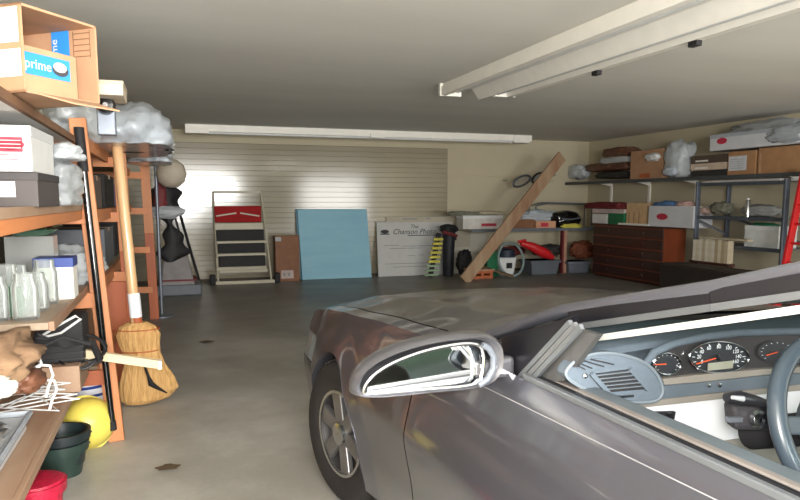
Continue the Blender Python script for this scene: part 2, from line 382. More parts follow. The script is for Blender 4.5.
# smaller closed box inside it
c2 = A0+ux*.02+uy*.03; w2 = wd*.72; h2 = .145
ib = MB().obox(c2, ux, uy, w2, .2, zb+.027, zb+.027+h2).build('inner_box', KRAFT, bx, bevel=.002)
o2 = Vector((c2.x, c2.y, zb+.027))
mb = MB(); patch(mb, o2, ux, zz, 0, w2*.86, h2*.38, h2*.86, .002); mb.build('blue_tape', BLUE, ib)
mb = MB(); text_mb(mb, 'prime', o2+ux*.01+zz*h2*.52, ux, zz, .045, .004); oval(mb, o2, ux, zz, w2*.66, h2*.66, .028, .016, .0055); mb.build('tape_print', WHITE, ib)
mb = MB(); oval(mb, o2, ux, zz, w2*.67, h2*.60, .034, .02, .0045)
mb.build('arrow_mark', INK, ib)
# flap hanging out in front, and labels on the near side
mb = MB(); f0 = A0; mb.add([f0+ux*.05, f0+ux*(wd-.02), f0+ux*(wd-.05)-uy*.13-zz*.035, f0+ux*.10-uy*.10-zz*.03], [(0,1,2,3)])
fl = mb.build('bottom_flap', KRAFT, bx, solid=.005)
mb = MB(); n_ = (ux.cross(uy)); mb.add([f0+ux*.12-uy*.03-zz*.004, f0+ux*(wd-.08)-uy*.03-zz*.004, f0+ux*(wd-.09)-uy*.06-zz*.012, f0+ux*.15-uy*.05-zz*.012], [(0,1,2,3)]); mb.build('blue_tape', BLUED, fl)
sd = A0+uy*dp; mb = MB(); patch(mb, sd, -uy, zz, dp*.2, dp-.008, .155, .262, .002); patch(mb, sd, -uy, zz, dp*.2, dp-.004, .05, .135, .002); mb.build('white_label', WHITE, bx)
mb = MB(); patch(mb, sd, -uy, zz, dp*.68, dp*.82, .095, .099, .003); patch(mb, sd, -uy, zz, dp*.7, dp*.8, .085, .088, .003); mb.build('label_print', INKL, bx)

def carton(name, p0, ux, w, d, h, m, label, cat='box', group=None, bevel=.004, lid=None, parts=None):
    ux = Vector((ux[0], ux[1], 0)).normalized(); uy = Vector((-ux.y, ux.x, 0)); c = Vector((p0[0], p0[1], 0))
    cc = c+ux*w/2+uy*d/2
    t_ = thing(name, (cc.x, cc.y, p0[2]), label, cat, group)
    MB().obox(c, ux, uy, w, d, p0[2], p0[2]+h).build('box_body', m, t_, bevel=bevel)
    # tape seam on the top and a lid lip so that it reads as a carton
    mb = MB().obox(c-ux*.003-uy*.003, ux, uy, w+.006, d+.006, p0[2]+h*.985-min(.05,h*.2), p0[2]+h+.003) if lid else MB().obox(c+uy*(d*.42)-ux*.001, ux, uy, w+.002, d*.16, p0[2]+h-.03, p0[2]+h+.002)
    mb.build('lid' if lid else 'tape_strip', lid or mat('packing_tape', (186,160,124), .3), t_, bevel=.002 if lid else 0)
    t_['ux'] = tuple(ux); return t_, Vector((c.x, c.y, p0[2])), ux
# white carton w/ red badge on dark box, upper shelf
XR_ = PY(38,180,2.7).x; TB_ = PY(20,173,2.7).z; TC_ = PY(20,127,2.7).z
dk, o, u = carton('storage_box', (XR_-.5, 2.7, Z3), (1,-.02), .50, .42, TB_-Z3, mat('dark_grey_box', (74,68,66), .6, var=.1), 'dark grey flat box with a white label, under the white carton', lid=mat('darker_lid', (60,56,56), .6))
mb = MB(); patch(mb, o, u, zz, .33, .43, (TB_-Z3)*.3, (TB_-Z3)*.75, .006); mb.build('white_label', PAPER, dk)
wc, o, u = carton('white_carton', (XR_-.51, 2.68, TB_+.004), (1,-.02), .50, .42, TC_-TB_-.004, WHITE, 'white carton with a red badge on the upper left shelf', lid=WPLAST)
mb = MB(); hC=TC_-TB_; patch(mb, o, u, zz, .395, .475, hC*.42, hC*.74, .005); oval(mb, o, u, zz, .435, hC*.58, .046, hC*.13, .005); mb.build('red_badge', PINKP, wc)
mb = MB()
for k in range(3): patch(mb, o, u, zz, .40, .47, hC*(.50+.08*k), hC*(.512+.08*k), .007)
mb.build('badge_print', WHITE, wc)
mb = MB(); patch(mb, o, u, zz, .37, .46, hC*.34, hC*.365, .005); patch(mb, o, u, zz, .37, .46, hC*.25, hC*.27, .005); mb.build('small_print', PINKP, wc)
def bag(name, c, size, seed, m, label, cat='bag', flat=None, amp=.3, group=None, box=.2, freq=2.2):
    return tag(MB().blob(c, size, seed, amp, freq, flat, 4, box).build(name, m, smooth=2), label, cat, group)
bag('plastic_bag', PY(57,184,3.5), (.10,.22,.12), 3, FILM, 'crinkled clear plastic bag beside the dark grey box', flat=Z3+.001)
bag('plastic_bag', PY(62,156,3.35), (.09,.14,.05), 5, FILMW, 'milky crumpled plastic bag squeezed under the top shelf near the black cane', flat=Z3+.2)
# ---------------- jars and glasses on the middle shelf
def jar(x, y, z, r, h, m, label, group=None, neck=.75, lid=None):
    t_ = thing('glass_jar', (x,y,z), label, 'jar', group)
    MB().lathe((x,y,z), [(.0,0),(r*.92,0),(r,h*.06),(r,h*.72),(r*neck,h*.86),(r*neck,h),(r*neck-.004,h),(r*neck-.004,h*.86),(r-.005,h*.7),(r-.005,h*.08),(0,h*.05)], 20).build('jar_glass', m, t_, smooth=True)
    if lid: MB().lathe((x,y,z), [(0,h*.9),(r*neck+.004,h*.9),(r*neck+.004,h+.004),(0,h+.004)], 20).build('lid', lid, t_, smooth=True)
    return t_
rj = random.Random(3); G = 'clear jars crowded on the middle shelf'
k = 0
for yy in (3.06, 3.28, 3.5):
    for xx in (-.56, -.69, -.83, -.97, -1.10):
        k += 1
        j = jar(xx+rj.uniform(-.02,.02), yy+rj.uniform(-.03,.03), Z2, rj.uniform(.045,.06), rj.uniform(.15,.21), GLASSJ, 'empty clear glass jar crowded with others on the middle left shelf', G, rj.choice((.6,.72,.8)), CHROME if k in (4, 9) else None)
jar(-.63, 3.16, Z2, .04, .12, GREENJ, 'small pale green glass jar among the clear jars', None, .8)
t_ = thing('glass_dish', (-.68,3.89,Z2), 'shallow greenish glass dish stacked over a pan behind the jars', 'dish')
MB().lathe((-.68,3.89,Z2+.30), [(0,0),(.08,0),(.13,.03),(.125,.032),(.07,.006),(0,.006)], 28).build('dish', GREENJ, t_, smooth=True)
MB().box(-.80,-.56,3.82,3.98,Z2,Z2+.02).box(-.79,-.57,3.83,3.97,Z2+.02,Z2+.298).build('stand_box', clear('box_plastic',(226,228,226),.25,.1), t_)
cr_, o, u = carton('white_carton', (-.63, 3.62, Z2), (1,0), .17, .16, .20, PAPER, 'small cream carton on the middle shelf against the front post', lid=BLUED)
# tray of glassware higher under the shelf
tg = thing('plastic_tray', (-1.2,3.4,Z2), 'clear plastic tray full of dishes at the back of the middle shelf', 'tray')
MB().box(-1.27,-1.18,2.97,3.9,Z2,Z2+.2).build('tray_body', clear('box_plastic'), tg, bevel=.01)
# tool on shelf
# ---------------- lower shelf clutter
z = Z1
carton('tan_carton', (PY(42,316,3.72).x-.02, 3.52, z), (1,0), .20, .34, .13, W_SHELF, 'low tan carton under the black ribbed case on the lower shelf')
kb = thing('black_case', (-.62,3.7,z), 'black ribbed case at the far end of the lower shelf under the orange rail', 'case')
p = PY(42,316,3.72); q = PY(92,316,3.72)
MB().box(p.x, q.x-.03, 3.58, 3.83, z+.134, p.z).build('case_body', BLACKM, kb, bevel=.01)
for i in range(4): MB().box(p.x-.002, q.x-.028, 3.574, 3.58, z+.15+i*.03, z+.158+i*.03).build('rib', BLACK, kb)
# white strap loop
a = PY(40,337,3.5); b = PY(78,318,3.5)
pts = [a, a.lerp(b,.5)+V(0,0,.012), b+V(-.01,0,.01), b+V(.012,0,-.005), a.lerp(b,.55)+V(0,0,-.03), a+V(0,0,-.006)]
tag(MB().tube(pts, .006, 8).build('strap_loop', WPLAST, smooth=True), 'thin white strap loop lying across the black case', 'strap')
# wooden stick poking into the aisle
a = PY(52,350,3.70); b = PY(161,358,3.70); zq = Z1+.045
st = thing('wooden_stick', ((a.x+b.x)/2,3.7,zq), 'pale square wooden stick poking out of the lower shelf into the aisle', 'stick')
MB().bar((a.x,3.72,a.z),(b.x,3.55,b.z), .03, .042).build('stick', W_PALE, st, bevel=.003)
st['_w'] = st['_w']
MB().box(b.x-.012, b.x+.006, 3.528, 3.572, b.z-.02, b.z+.022).build('stick_end', mat('cut_wood',(236,228,206),.6), st)
# black cable coil around the stick
def loop(c, rx, ry, tilt, n=28, wob=.0, seed=0, turns=1):
    rr = random.Random(seed); pts = []
    for i in range(n*turns):
        a_ = 2*PI*i/n; k_ = 1+wob*math.sin(3*a_+seed)+wob*.6*math.sin(5*a_*1.07+seed*2)
        p = V(rx*k_*math.cos(a_), ry*k_*math.sin(a_)*math.cos(tilt), ry*k_*math.sin(a_)*math.sin(tilt))
        pts.append(c+p+V(0,0,.004*(i/n)))
    return pts
c = PY(78,352,3.62)
mb = MB()
for i, (rx, ry, tl_) in enumerate(((.125,.09,1.0),(.11,.10,.8),(.10,.07,1.3))): mb.tube(loop(c+V(.01*i,0,.006*i), rx, ry, tl_, wob=.06, seed=i), .006, 8, closed=True)
tag(mb.build('cable_coil', BLACK, smooth=True), 'coil of black cable looped round the pale wooden stick', 'cable')
c = PY(48,345,3.2)
mb = MB()
for i in range(5): mb.tube([c+V(-.12+.02*i,-.14,-.08+.01*i), c+V(-.05,-.05+.02*i,-.01+.014*i), c+V(.05,.05,.02-.01*i), c+V(.16,.1+.02*i,-.03), c+V(.2,.02*i,-.09)], .010, 8)
tag(mb.build('cable_bundle', BLACKM, smooth=True), 'tangled bundle of black cables beside the tan cloth on the lower shelf', 'cable')
bag('crumpled_cloth', PY(6,352,2.6)+V(-.08,0,-.02), (.15,.24,.085), 12, CLOTHK, 'crumpled tan cloth on the lower left shelf', 'cloth', flat=z+.001, amp=.4)
bag('leather_pouch', PY(24,375,2.6)+V(0,0,-.02), (.065,.11,.035), 15, CLOTHB, 'small brown leather pouch on the lower left shelf', 'pouch', flat=z+.001, amp=.2)
bag('paper_wad', PY(-8,388,2.4), (.07,.06,.035), 17, PAPER, 'crumpled white paper at the left end of the lower shelf', 'paper', flat=z+.001, amp=.2)
# white wire hangers
mb = MB(); rr = random.Random(5)
for i in range(7):
    c = PZ(24+rr.uniform(-14,16), 398+rr.uniform(-10,8), z+.03)
    tw = rr.uniform(-.5,.6); s = rr.uniform(.8,1.1)
    ax = V(math.cos(tw), math.sin(tw), 0); ay = V(-math.sin(tw), math.cos(tw), .15)
    P_ = lambda u, v: c+ax*u*s+ay*v*s+V(0,0,.006*i)
    h = MB().tube([P_(-.18,-.06),P_(.18,-.06),P_(.03,.04),P_(0,.055),P_(-.03,.04)], .0032, 6, closed=True)
    h.tube([P_(0,.055),P_(0,.085),P_(.02,.11),P_(.035,.095),P_(.03,.08)], .0032, 6)
    tag(h.build('wire_hanger', WPLAST, smooth=True), 'white wire hanger in the tangle on the lower left shelf', 'hanger', 'tangled wire hangers')
hooks = MB()
for (px, py, w_, h_) in ((30,362,.05,.05),(44,374,.04,.05),(48,388,.04,.045)):
    c = PY(px,py,2.75); pts = [c+V(-w_,0,.02), c+V(-w_*.3,0,h_*.7), c+V(w_*.5,.01,h_*.55), c+V(w_*.7,.01,-.01), c+V(w_*.3,0,-h_), c+V(w_*.1,-.02,-h_*1.7)]
    hooks.tube(pts, .005, 8)
tag(hooks.build('cord_loop', WPLAST, smooth=True), 'thick white cord curling up above the wire hangers', 'cord')
# clear plastic crate / film at the near end
mt = thing('plastic_tub', (-.7,1.9,z), 'clear plastic tub with a bright rim at the near end of the lower shelf', 'tub')
a = PZ(0,462,z+.07); b = PZ(30,404,z+.07)
xr = -.56
MB().box(-1.05, xr-.02, 1.3, 2.98, z, z+.06).build('tub_body', FILMW, mt, bevel=.01)
mb = MB(); R_ = [(-1.06,1.29),(xr,1.29),(xr-.01,3.0),(-1.06,3.0)]
mb.tube([V(x_,y_,z+.065) for x_, y_ in R_], .012, 8, closed=True); mb.build('rim', MILK, mt, smooth=True)
bag('plastic_film', V(-.80,2.45,z+.09), (.2,.5,.035), 22, FILM, 'crinkled clear film heaped over the plastic tub', flat=z+.07, amp=.4)

# ---------------- black cane & broom
a = PY(79,130,3.80); b = PZ(116,432,0); b = V(-.235,3.62,.0)
cn = thing('walking_cane', (b.x,b.y,0), 'long glossy black cane leaning against the front shelf post', 'cane')
a = PY(79,131,4.0); b = PY(113,430,3.95)
b.z = max(b.z, .004)
MB().tube([a, a.lerp(b,.1), a.lerp(b,.5), b], .02, 12, rs=[.024,.020,.018,.016]).build('shaft', BLACKG, cn, smooth=True)
MB().tube([a+V(0,0,.02), a, a.lerp(b,.13)], .026, 12).build('grip', BLACKM, cn, smooth=True)
MB().tube([b+(a-b).normalized()*.05, b], .021, 12).build('rubber_foot', BLACKM, cn, smooth=True)
Yb = 4.82; a = PY(117,144,Yb); b = PY(136,322,Yb)
br = thing('corn_broom', (b.x,Yb,0), 'straw broom with varnished wooden handle and white wrap standing before the shelves', 'broom')
MB().tube([a, a.lerp(b,.02), b], .03, 14, rs=[.026,.034,.034]).build('handle', W_BROOM, br, smooth=True)
wa = PY(133.5,293,Yb); wb = PY(136,317,Yb)
MB().tube([wa, wb], .040, 14).build('white_wrap', mat('white_tape',(236,236,240),.4), br, smooth=True)
MB().tube([PY(136,316,Yb), PY(137,324,Yb)], .036, 14).build('ferrule', W_RED, br, smooth=True)
zt_ = PY(137,322,Yb).z; xc_ = PY(137,322,Yb).x
secs = [(0,.060,.05,0),(.03,.11,.07,.0),(.09,.135,.075,.005),(.15,.125,.07,.008),(.22,.115,.06,.02),(.30,.125,.06,.035),(.40,.165,.07,.05),(.48,.185,.075,.055),(.545,.15,.07,.03),(.575,.09,.05,-.005)]
kz = zt_/.585
def bsec(u, v):
    i = min(int(u*(len(secs)-1)), len(secs)-2); f = u*(len(secs)-1)-i
    s_ = [secs[i][k]*(1-f)+secs[i+1][k]*f for k in range(4)]
    a_ = 2*PI*v; rip = 1+.03*math.sin(34*a_/2)
    return V(xc_+s_[3]+s_[1]*math.cos(a_)*rip*1.02, Yb+s_[2]*math.sin(a_)*rip, zt_-s_[0]*kz)
MB().grid(bsec, 36, 72).build('bristles', STRAW, br, smooth=True)
mb = MB()
for zf, rx in ((.05,.128),(.20,.12)): 
    zc = zt_-zf*kz; mb.tube([V(xc_+.01+rx*math.cos(2*PI*i/24)*1.02, Yb+.075*math.sin(2*PI*i/24), zc) for i in range(24)], .004, 6, closed=True)
mb.build('stitching', W_RED, br)
a = PY(144,364,Yb-.10); b = PY(151,384,Yb-.10)
hk = MB().tube([a, a.lerp(b,.6), b, PY(156,387,Yb-.1), PY(167,393,Yb-.09)], .007, 8, rs=[.008,.01,.02,.014,.004])
hk.build('hanging_clip', BLACK, br, smooth=True)

# ---------------- buckets on floor
def bucket(c, r0, r1, h, m, label, name='bucket', rim=True, hand=True, n=32):
    t_ = thing(name, c, label, 'bucket'); c = Vector(c)
    MB().lathe(c, [(0,0),(r0,0),(r1,h),(r1-.006,h),(r0-.006,.008),(0,.008)], n).build('bucket_body', m, t_, smooth=True)
    if rim: MB().lathe(c, [(r1*.97,h-.045),(r1+.008,h-.045),(r1+.012,h-.01),(r1+.012,h),(r1-.004,h)], n).build('rim', m, t_, smooth=True)
    if hand: MB().tube([c+V((r1+.012)*math.cos(a_), (r1+.012)*math.sin(a_)*.93, h-.02-.05*math.sin(a_)) for a_ in [PI*i/12 for i in range(13)]], .005, 6).build('handle', BLACKM, t_, smooth=True)
    return t_
c = PZ(61,478,0); bucket((c.x, c.y+.06, 0), .09, .12, .17, GREEN, 'dark green bucket under the lower shelf in front of the yellow one')
bucket((c.x+.005, c.y+.065, .055), .10, .125, .17, mat('black_green_plastic',(34,44,46),.4), 'blackish bucket nested inside the dark green bucket', rim=True)
c = PZ(44,500,0); rc = bucket((c.x-.01, c.y-.10, 0), .10, .115, .13, CRIMSON, 'speckled crimson bucket with a closed top at the bottom left', hand=False)
MB().lathe((c.x-.01, c.y-.10, .128), [(.118,0),(.112,.012),(.06,.02),(0,.018)], 32).build('lid', CRIMSON, rc, smooth=True)
c = PZ(86,452,0)
yb = thing('yellow_bucket', (c.x, c.y+.12, 0), 'round yellow tub tipped on its side behind the dark green bucket', 'bucket')
ax_ = V(.35,-.75,.28).normalized()
cc = PY(89,438,4.02); cc.z = max(cc.z, .15)
MB().lathe(cc, [(0,.14),(.066,.135),(.107,.107),(.136,.04),(.147,-.05),(.141,-.05),(.128,.04),(.10,.10),(0,.125)], 36, axis=ax_).build('tub_body', YELLOW, yb, smooth=True)
MB().lathe(cc, [(.145,-.062),(.158,-.062),(.158,-.042),(.145,-.042)], 36, axis=ax_).build('rim', YELLOW, yb, smooth=True)
c = PY(86,408,4.5)
wb_ = thing('white_pail', (c.x,4.5,0), 'white pail with two dark blue bands standing behind the reddish front post', 'bucket')
MB().lathe((c.x,4.5,0), [(0,0),(.14,0),(.16,.46),(.153,.46),(.13,.01),(0,.01)], 32).build('pail_body', mat('bright_white_plastic',(232,232,240),.4), wb_, smooth=True)
mb = MB()
for zz_ in (.20,.25): mb.lathe((c.x,4.5,0), [(.151+.0,zz_),(.154,zz_+.018)], 32)
mb.build('blue_band', BLUED, wb_, smooth=True)

# ---------------- far shelving contents
p = PY(101,82,3.6); q = PY(124,97,3.6); zq_ = q.z
cf, o, u = carton('beige_carton', (p.x-.06, 3.55, zq_), (1,0), q.x-p.x+.06, .3, p.z-zq_, mat('beige_card',(206,192,170),.6), 'small beige carton beyond the big open carton on the top shelf', lid=mat('beige_card2',(190,176,150),.6))
# steel stand with black knob
a = PY(106,100,3.74); b = PY(108,152,3.74); b.z = Z4
ts = thing('folded_tripod', (a.x,3.74,b.z), 'grey metal folded stand with a black knob between the shelving units', 'stand')
MB().box(a.x-.045,a.x+.04,3.72,3.78,Z4,zq_-.001).build('channel', STEEL, ts, bevel=.006)
MB().lathe((a.x,3.71,a.z-.03), [(0,-.03),(.04,-.028),(.046,0),(.035,.028),(0,.03)], 24, axis=(0,-1,0)).build('knob', BLACKG, ts, smooth=True)
MB().tube([(a.x,3.685,a.z-.03),(a.x,3.672,a.z-.03)], .012, 10).build('knob_cap', CHROME, ts, smooth=True)
bag('large_plastic_bag', PY(134,142,5.2), (.27,.85,.24), 31, MILK, 'big milky plastic bag slumped on top of the far left shelving', flat=1.722, amp=.16, box=.2)
bag('plastic_bag', PY(152,158,7.0)+V(-.02,0,0), (.2,.5,.17), 33, MILK, 'grey plastic bag sagging at the far end of the top left shelf', flat=1.722, amp=.3)
bag('plastic_bag', PY(100,120,4.6)+V(-.1,0,0), (.2,.3,.14), 34, FILMW, 'pale bluish clear bag behind the grey metal stand', flat=1.722, amp=.3)
rr = random.Random(11)
def shelfload(z, items):
    for (y0, y1, x0, x1, h, m_, lab, nm) in items:
        t_, o, u = carton(nm, (x0, y0, z), (1,0), x1-x0, y1-y0, h, m_, lab)
shelfload(1.32, [(4.15,4.6,-.9,-.44,.30,CLOTHD,'dark box behind the broomstick at the height of the upper shelf','storage_box'),
                 (4.75,5.3,-.95,-.46,.22,mat('smoky_card',(96,90,86),.6),'smoky grey box behind the broomstick below the milky bag','storage_box'),
                 (5.7,6.6,-.9,-.47,.26,CLOTHD,'black box between the two far orange posts, upper shelf','storage_box'),
                 (6.8,7.7,-.9,-.47,.20,mat('plum_card',(84,70,96),.6),'plum coloured box at the far end of the upper left shelf','storage_box')])
shelfload(.88, [(5.6,6.4,-.9,-.48,.28,GREY,'grey bin on the middle shelf of the far unit','storage_bin'),
                 (6.6,7.6,-.9,-.48,.32,BLACKM,'black bin at the far end of the middle left shelf','storage_bin')])
shelfload(.42, [(4.3,5.2,-.9,-.5,.3,KRAFTD,'dark brown carton low on the far left shelving','storage_box'),
                 (5.7,7.4,-.9,-.5,.26,CLOTHD,'long dark box low on the far left shelving','storage_box')])
bag('plastic_bag', V(-.62,4.45,.97), (.17,.24,.13), 36, FILMW, 'crumpled clear bag on the middle shelf between the cane and the broom', flat=.881, amp=.4)
bag('plastic_bag', V(-.60,4.95,.95), (.15,.2,.10), 38, FILMW, 'second crumpled clear bag on the middle shelf behind the broom handle', flat=.881, amp=.4)
# small radio with a green light
p = PY(135,155,5.35)
ra = thing('small_radio', (p.x,5.35,1.722), 'small dark blue radio with a pale dial on the far top shelf', 'radio')
MB().box(p.x-.1,p.x+.07,5.3,5.42,1.722-.04+.04,1.722+.13).build('radio_body', mat('navy_plastic',(40,48,70),.4), ra, bevel=.008)
MB().lathe((p.x,5.297,1.722+.07), [(.028,0),(.022,.01),(0,.012)], 20, axis=(0,-1,0)).build('dial', mat('dial_green',(150,190,170),.3), ra, smooth=True)

# ---------------- hanging bag, lamp shade, grey tote at the far end of the shelving
Yh = 9.2
a = PY(166,152,Yh); 
sp = thing('garment_pole', (PY(156,160,Yh).x,Yh,0), 'thin grey metal pole standing at the far end of the left shelving', 'pole')
xq = PY(157,200,8.5).x
MB().tube([(xq,8.5,0),(xq,8.5,1.95)], .02, 10).build('pole', STEEL, sp, smooth=True)
MB().lathe((xq,8.5,0), [(0,0),(.14,0),(.14,.015),(.03,.03),(0,.03)], 24).build('base_plate', STEEL, sp, smooth=True)
MB().tube([(xq-.02,8.5,1.93),(xq+.2,8.5,1.93)], .014, 8).build('cross_arm', STEEL, sp, smooth=True)
p = PY(171,174,8.5)
ls = thing('paper_lantern', (p.x,8.5,p.z), 'round beige paper shade hanging at the far end of the left shelving', 'lampshade')
MB().lathe(p, [(0,-.16),(.08,-.15),(.15,-.09),(.175,0),(.15,.1),(.08,.16),(.04,.17)], 28).build('shade', mat('beige_shade',(176,166,150),.8), ls, smooth=True)
MB().tube([p+V(0,0,.15), V(p.x-.02,8.5,1.93)], .008, 6).build('cord', BLACKM, ls)
gb = thing('golf_bag', (PY(167,215,8.9).x,8.9,0), 'black sports bag hanging in dark folds beside the grey pole', 'bag')
def gsec(u, v):
    z_ = .62+ (1.62-.62)*u; a_ = 2*PI*v; cx = PY(168+4*math.sin(u*6),215,8.9).x
    r_ = .13+.07*math.sin(u*9+1)+.04*math.sin(u*23); r_ *= min(1, .25+u*6, .25+(1-u)*5)
    return V(cx+r_*math.cos(a_)*(1+.2*math.sin(3*a_+u*8)), 8.9+.12*math.sin(a_), z_)
MB().grid(gsec, 30, 28).build('bag_body', BLACKM, gb, smooth=True)
MB().blob(PY(166,212,8.72), (.19,.06,.07), 41, .3, 2, None, 3).build('white_sleeve', LGREY, gb, smooth=True)
MB().blob(PY(160,198,8.75), (.07,.05,.2), 42, .3, 2, None, 3).build('maroon_strap', DKRED, gb, smooth=True)
MB().tube([PY(167,186,8.9), PY(167,163,8.7), V(xq+.1,8.5,1.93)], .01, 6).build('hook_strap', BLACKM, gb)
gt = thing('grey_tote', (PY(180,276,10.6).x,10.6,0), 'grey tub with a dull red stripe on the floor beyond the left shelving', 'tub')
a = PY(158,272,10.6); b = PY(196,272,10.6)
MB().prism([(a.x,10.3,0),(b.x,10.3,0),(b.x-.12,10.3,.62),(a.x+.1,10.3,.66)], (0,.5,0)).build('tub_body', mat('mauve_grey_plastic',(136,130,130),.6), gt, bevel=.03)
MB().box(a.x-.0,b.x,10.29,10.82,.21,.235).build('red_stripe', DKRED, gt)
MB().box(a.x-.02,b.x+.06,10.27,10.84,0,.16).build('base', GREY, gt, bevel=.02)
# dark poles leaning on the far wall
for (x1_, y1_, x2_, y2_, lab) in ((176,200,200,276,'thin dark pole leaning on the far siding, the right one of the pair'),(170,198,192,262,'shorter thin dark pole leaning on the far siding beside the sports bag')):
    a = PY(x1_,y1_,FY-.08); b = PY(x2_,y2_,FY-.5); b.z = max(.012, b.z if y2_ < 270 else .012); 
    if y2_ < 270: b = PY(x2_,y2_,FY-.2); b.z = .012
    tag(MB().tube([a,b], .022 if y2_ > 270 else .016, 8).build('leaning_pole', BLACKM, smooth=True), lab, 'pole')
# ================================================================ FAR WALL THINGS
# step ladder
Yl = 11.55
def LP(px, py, Y=Yl): return PY(px, py, Y)
sl = thing('step_ladder', (LP(242,277).x, Yl, 0), 'folding step ladder with a red tray top and three black treads against the far wall', 'ladder')
fl_, fr_ = V(LP(218,278).x, Yl-.08, 0), V(LP(271,278).x, Yl-.08, 0)
tl_, tr_ = LP(213,192,FY-.1), LP(261,192,FY-.1)
for a, b in ((fl_, tl_), (fr_, tr_)): MB().bar(a, b, .03, .04, up=(0,1,0)).build('side_rail', CREAM, sl, bevel=.006)
MB().bar(tl_, tr_, .03, .04).build('top_bar', CREAM, sl)
def rung(px0, py0, px1, py1, m_, name, dy=.12, e=.0):
    f0 = (LP(0,(py0+py1)/2).z)/max(.01, tl_.z); Yr = (Yl-.08)*(1-f0)+(FY-.1)*f0-.03
    a = LP(px0,py0,Yr); b = LP(px1,py1,Yr)
    return MB().box(a.x,b.x,Yr-dy/2,Yr+.01,b.z,a.z).build(name, m_, sl, bevel=.012)
rung(216,230,264,241,BLACKM,'tread'); rung(217.5,243.5,264.5,253,BLACKM,'tread'); rung(219,256,265,266,BLACKM,'tread')
rung(214,223,263,229.5,CREAM,'tray_lip',.08)
rt = rung(214,206,261,222,REDSTEP,'red_tray')
for (a_, b_) in (((216,216),(236,213)),((259,216),(240,213))):
    a = LP(*a_, 11.74); b = LP(*b_, 11.74); MB().bar(a+V(0,-.05,0), b+V(0,-.05,0), .01, .022).build('tray_slot', CREAM, rt)
for py in (242,254.5,268): rung(216,py-1,266,py+1,CREAM,'tread_edge',.14)
rung(219,270,268,272,CREAM,'lower_brace',.03)
MB().bar(V(fl_.x-.12,Yl-.12,.03), V(fr_.x+.12,Yl-.12,.03), .05, .05).build('foot_bar', CREAM, sl)
for x_ in (fl_.x-.09, fr_.x+.09): MB().box(x_-.045,x_+.045,Yl-.17,Yl-.05,0,.17).build('rubber_foot', BLACKM, sl, bevel=.02)
# brown carton
a = LP(276,277); b = LP(297,235,11.75)
t_, o, u = carton('narrow_carton', (a.x,11.55,0), (1,0), b.x-a.x, .22, b.z, mat('brown_board',(140,98,74),.75), 'narrow upright brown carton with white label between the step ladder and the blue board')
mb = MB(); patch(mb, V(o.x,o.y,0), (1,0,0), zz, .09, .30, .05, .19, .002); mb.build('white_label', mat('pinkish_label',(196,178,172),.7), t_)
mb = MB(); patch(mb, V(o.x,o.y,0), (1,0,0), zz, .12, .16, .09, .15, .004); patch(mb, V(o.x,o.y,0), (1,0,0), zz, .20, .24, .09, .15, .004); mb.build('label_print', INKL, t_)
mb = MB(); patch(mb, V(o.x,o.y,0), (1,0,0), zz, .0, .1, b.z-.09, b.z-.02, .002); mb.build('tape_strip', LGREY, t_)
# blue foam boards
def lean(name, pl, pr, ptl, ptr, m_, label, th=.04, Yb_=11.72, Yt=FY-.06):
    bl = PY(*pl, Yb_); br_ = PY(*pr, Yb_); tl2 = PY(*ptl, Yt); tr2 = PY(*ptr, Yt); bl.z = br_.z = .004
    n = V(0,1,.05).normalized()*-th
    ob = MB().hexa([bl, br_, br_+V(0,-th,0), bl+V(0,-th,0), tl2, tr2, tr2+V(0,-th,0), tl2+V(0,-th,0)]).build(name, m_, bevel=.003)
    return tag(ob, label, 'board'), (bl+V(0,-th,0), br_+V(0,-th,0), tl2+V(0,-th,0), tr2+V(0,-th,0))
lean('foam_board', (300,277), (369,276), (295,209), (364,209), mat('deep_blue_foam',(118,160,180),.6), 'darker blue foam board mostly hidden behind the front blue one', .04, 11.78, FY-.05)
fo = lean('foam_board', (302,277.5), (371,276), (297,209.5), (366,209), FOAMB, 'large pale blue foam board leaning in front against the far wall', .045, 11.70, FY-.10)
# white printed board
bd, (bl, br_, tl2, tr2) = lean('sign_board', (378,275), (452,275), (376,222), (452,222), mat('white_sign',(198,198,196),.55,var=.04), 'white printed sign board with script heading leaning on the far wall', .03, 11.72, FY-.07)
ux_ = (br_-bl).normalized(); uz_ = (tl2-bl).normalized(); uz_ = (uz_-ux_*uz_.dot(ux_)).normalized(); W_ = (br_-bl).length; H_ = (tl2-bl).length
mb = MB(); o_ = bl
text_mb(mb, 'The', o_+ux_*(W_*.46)+uz_*(H_*.875), ux_, uz_, .10, .004, .3)
text_mb(mb, 'Chanson Photo', o_+ux_*(W_*.22)+uz_*(H_*.77), ux_, uz_, .135, .004, .35)
patch(mb, o_, ux_, uz_, W_*.42, W_*.82, H_*.735, H_*.75, .004)
oval(mb, o_, ux_, uz_, W_*.12, H_*.82, .08, .035, .004); patch(mb, o_, ux_, uz_, W_*.06, W_*.18, H_*.765, H_*.785, .004)
mb.build('heading', INK, bd)
mb = MB()
for (u0,u1,v0) in ((.1,.3,.56),(.34,.9,.54),(.16,.6,.50),(.4,.5,.36),(.55,.62,.37),(.1,.7,.22),(.2,.8,.16)): patch(mb, o_, ux_, uz_, W_*u0, W_*u1, H_*v0, H_*v0+.012, .004)
mb.build('small_print', INKL, bd)
# second board behind with faint marks on its upper edge
b2, (bl, br_, tl2, tr2) = lean('sign_board', (384,275), (470,275), (386,216.5), (470,216.5), mat('cream_sign',(186,178,160),.6,var=.04), 'cream board showing above and behind the white printed board', .02, 11.80, FY-.05)
uz_ = (tl2-bl).normalized(); mb = MB(); o_ = bl; H_ = (tl2-bl).length
patch(mb, o_, (1,0,0), uz_, .32, .60, H_-.06, H_-.035, .003); patch(mb, o_, (1,0,0), uz_, .78, .88, H_-.055, H_-.03, .003); mb.build('small_print', INKL, b2)
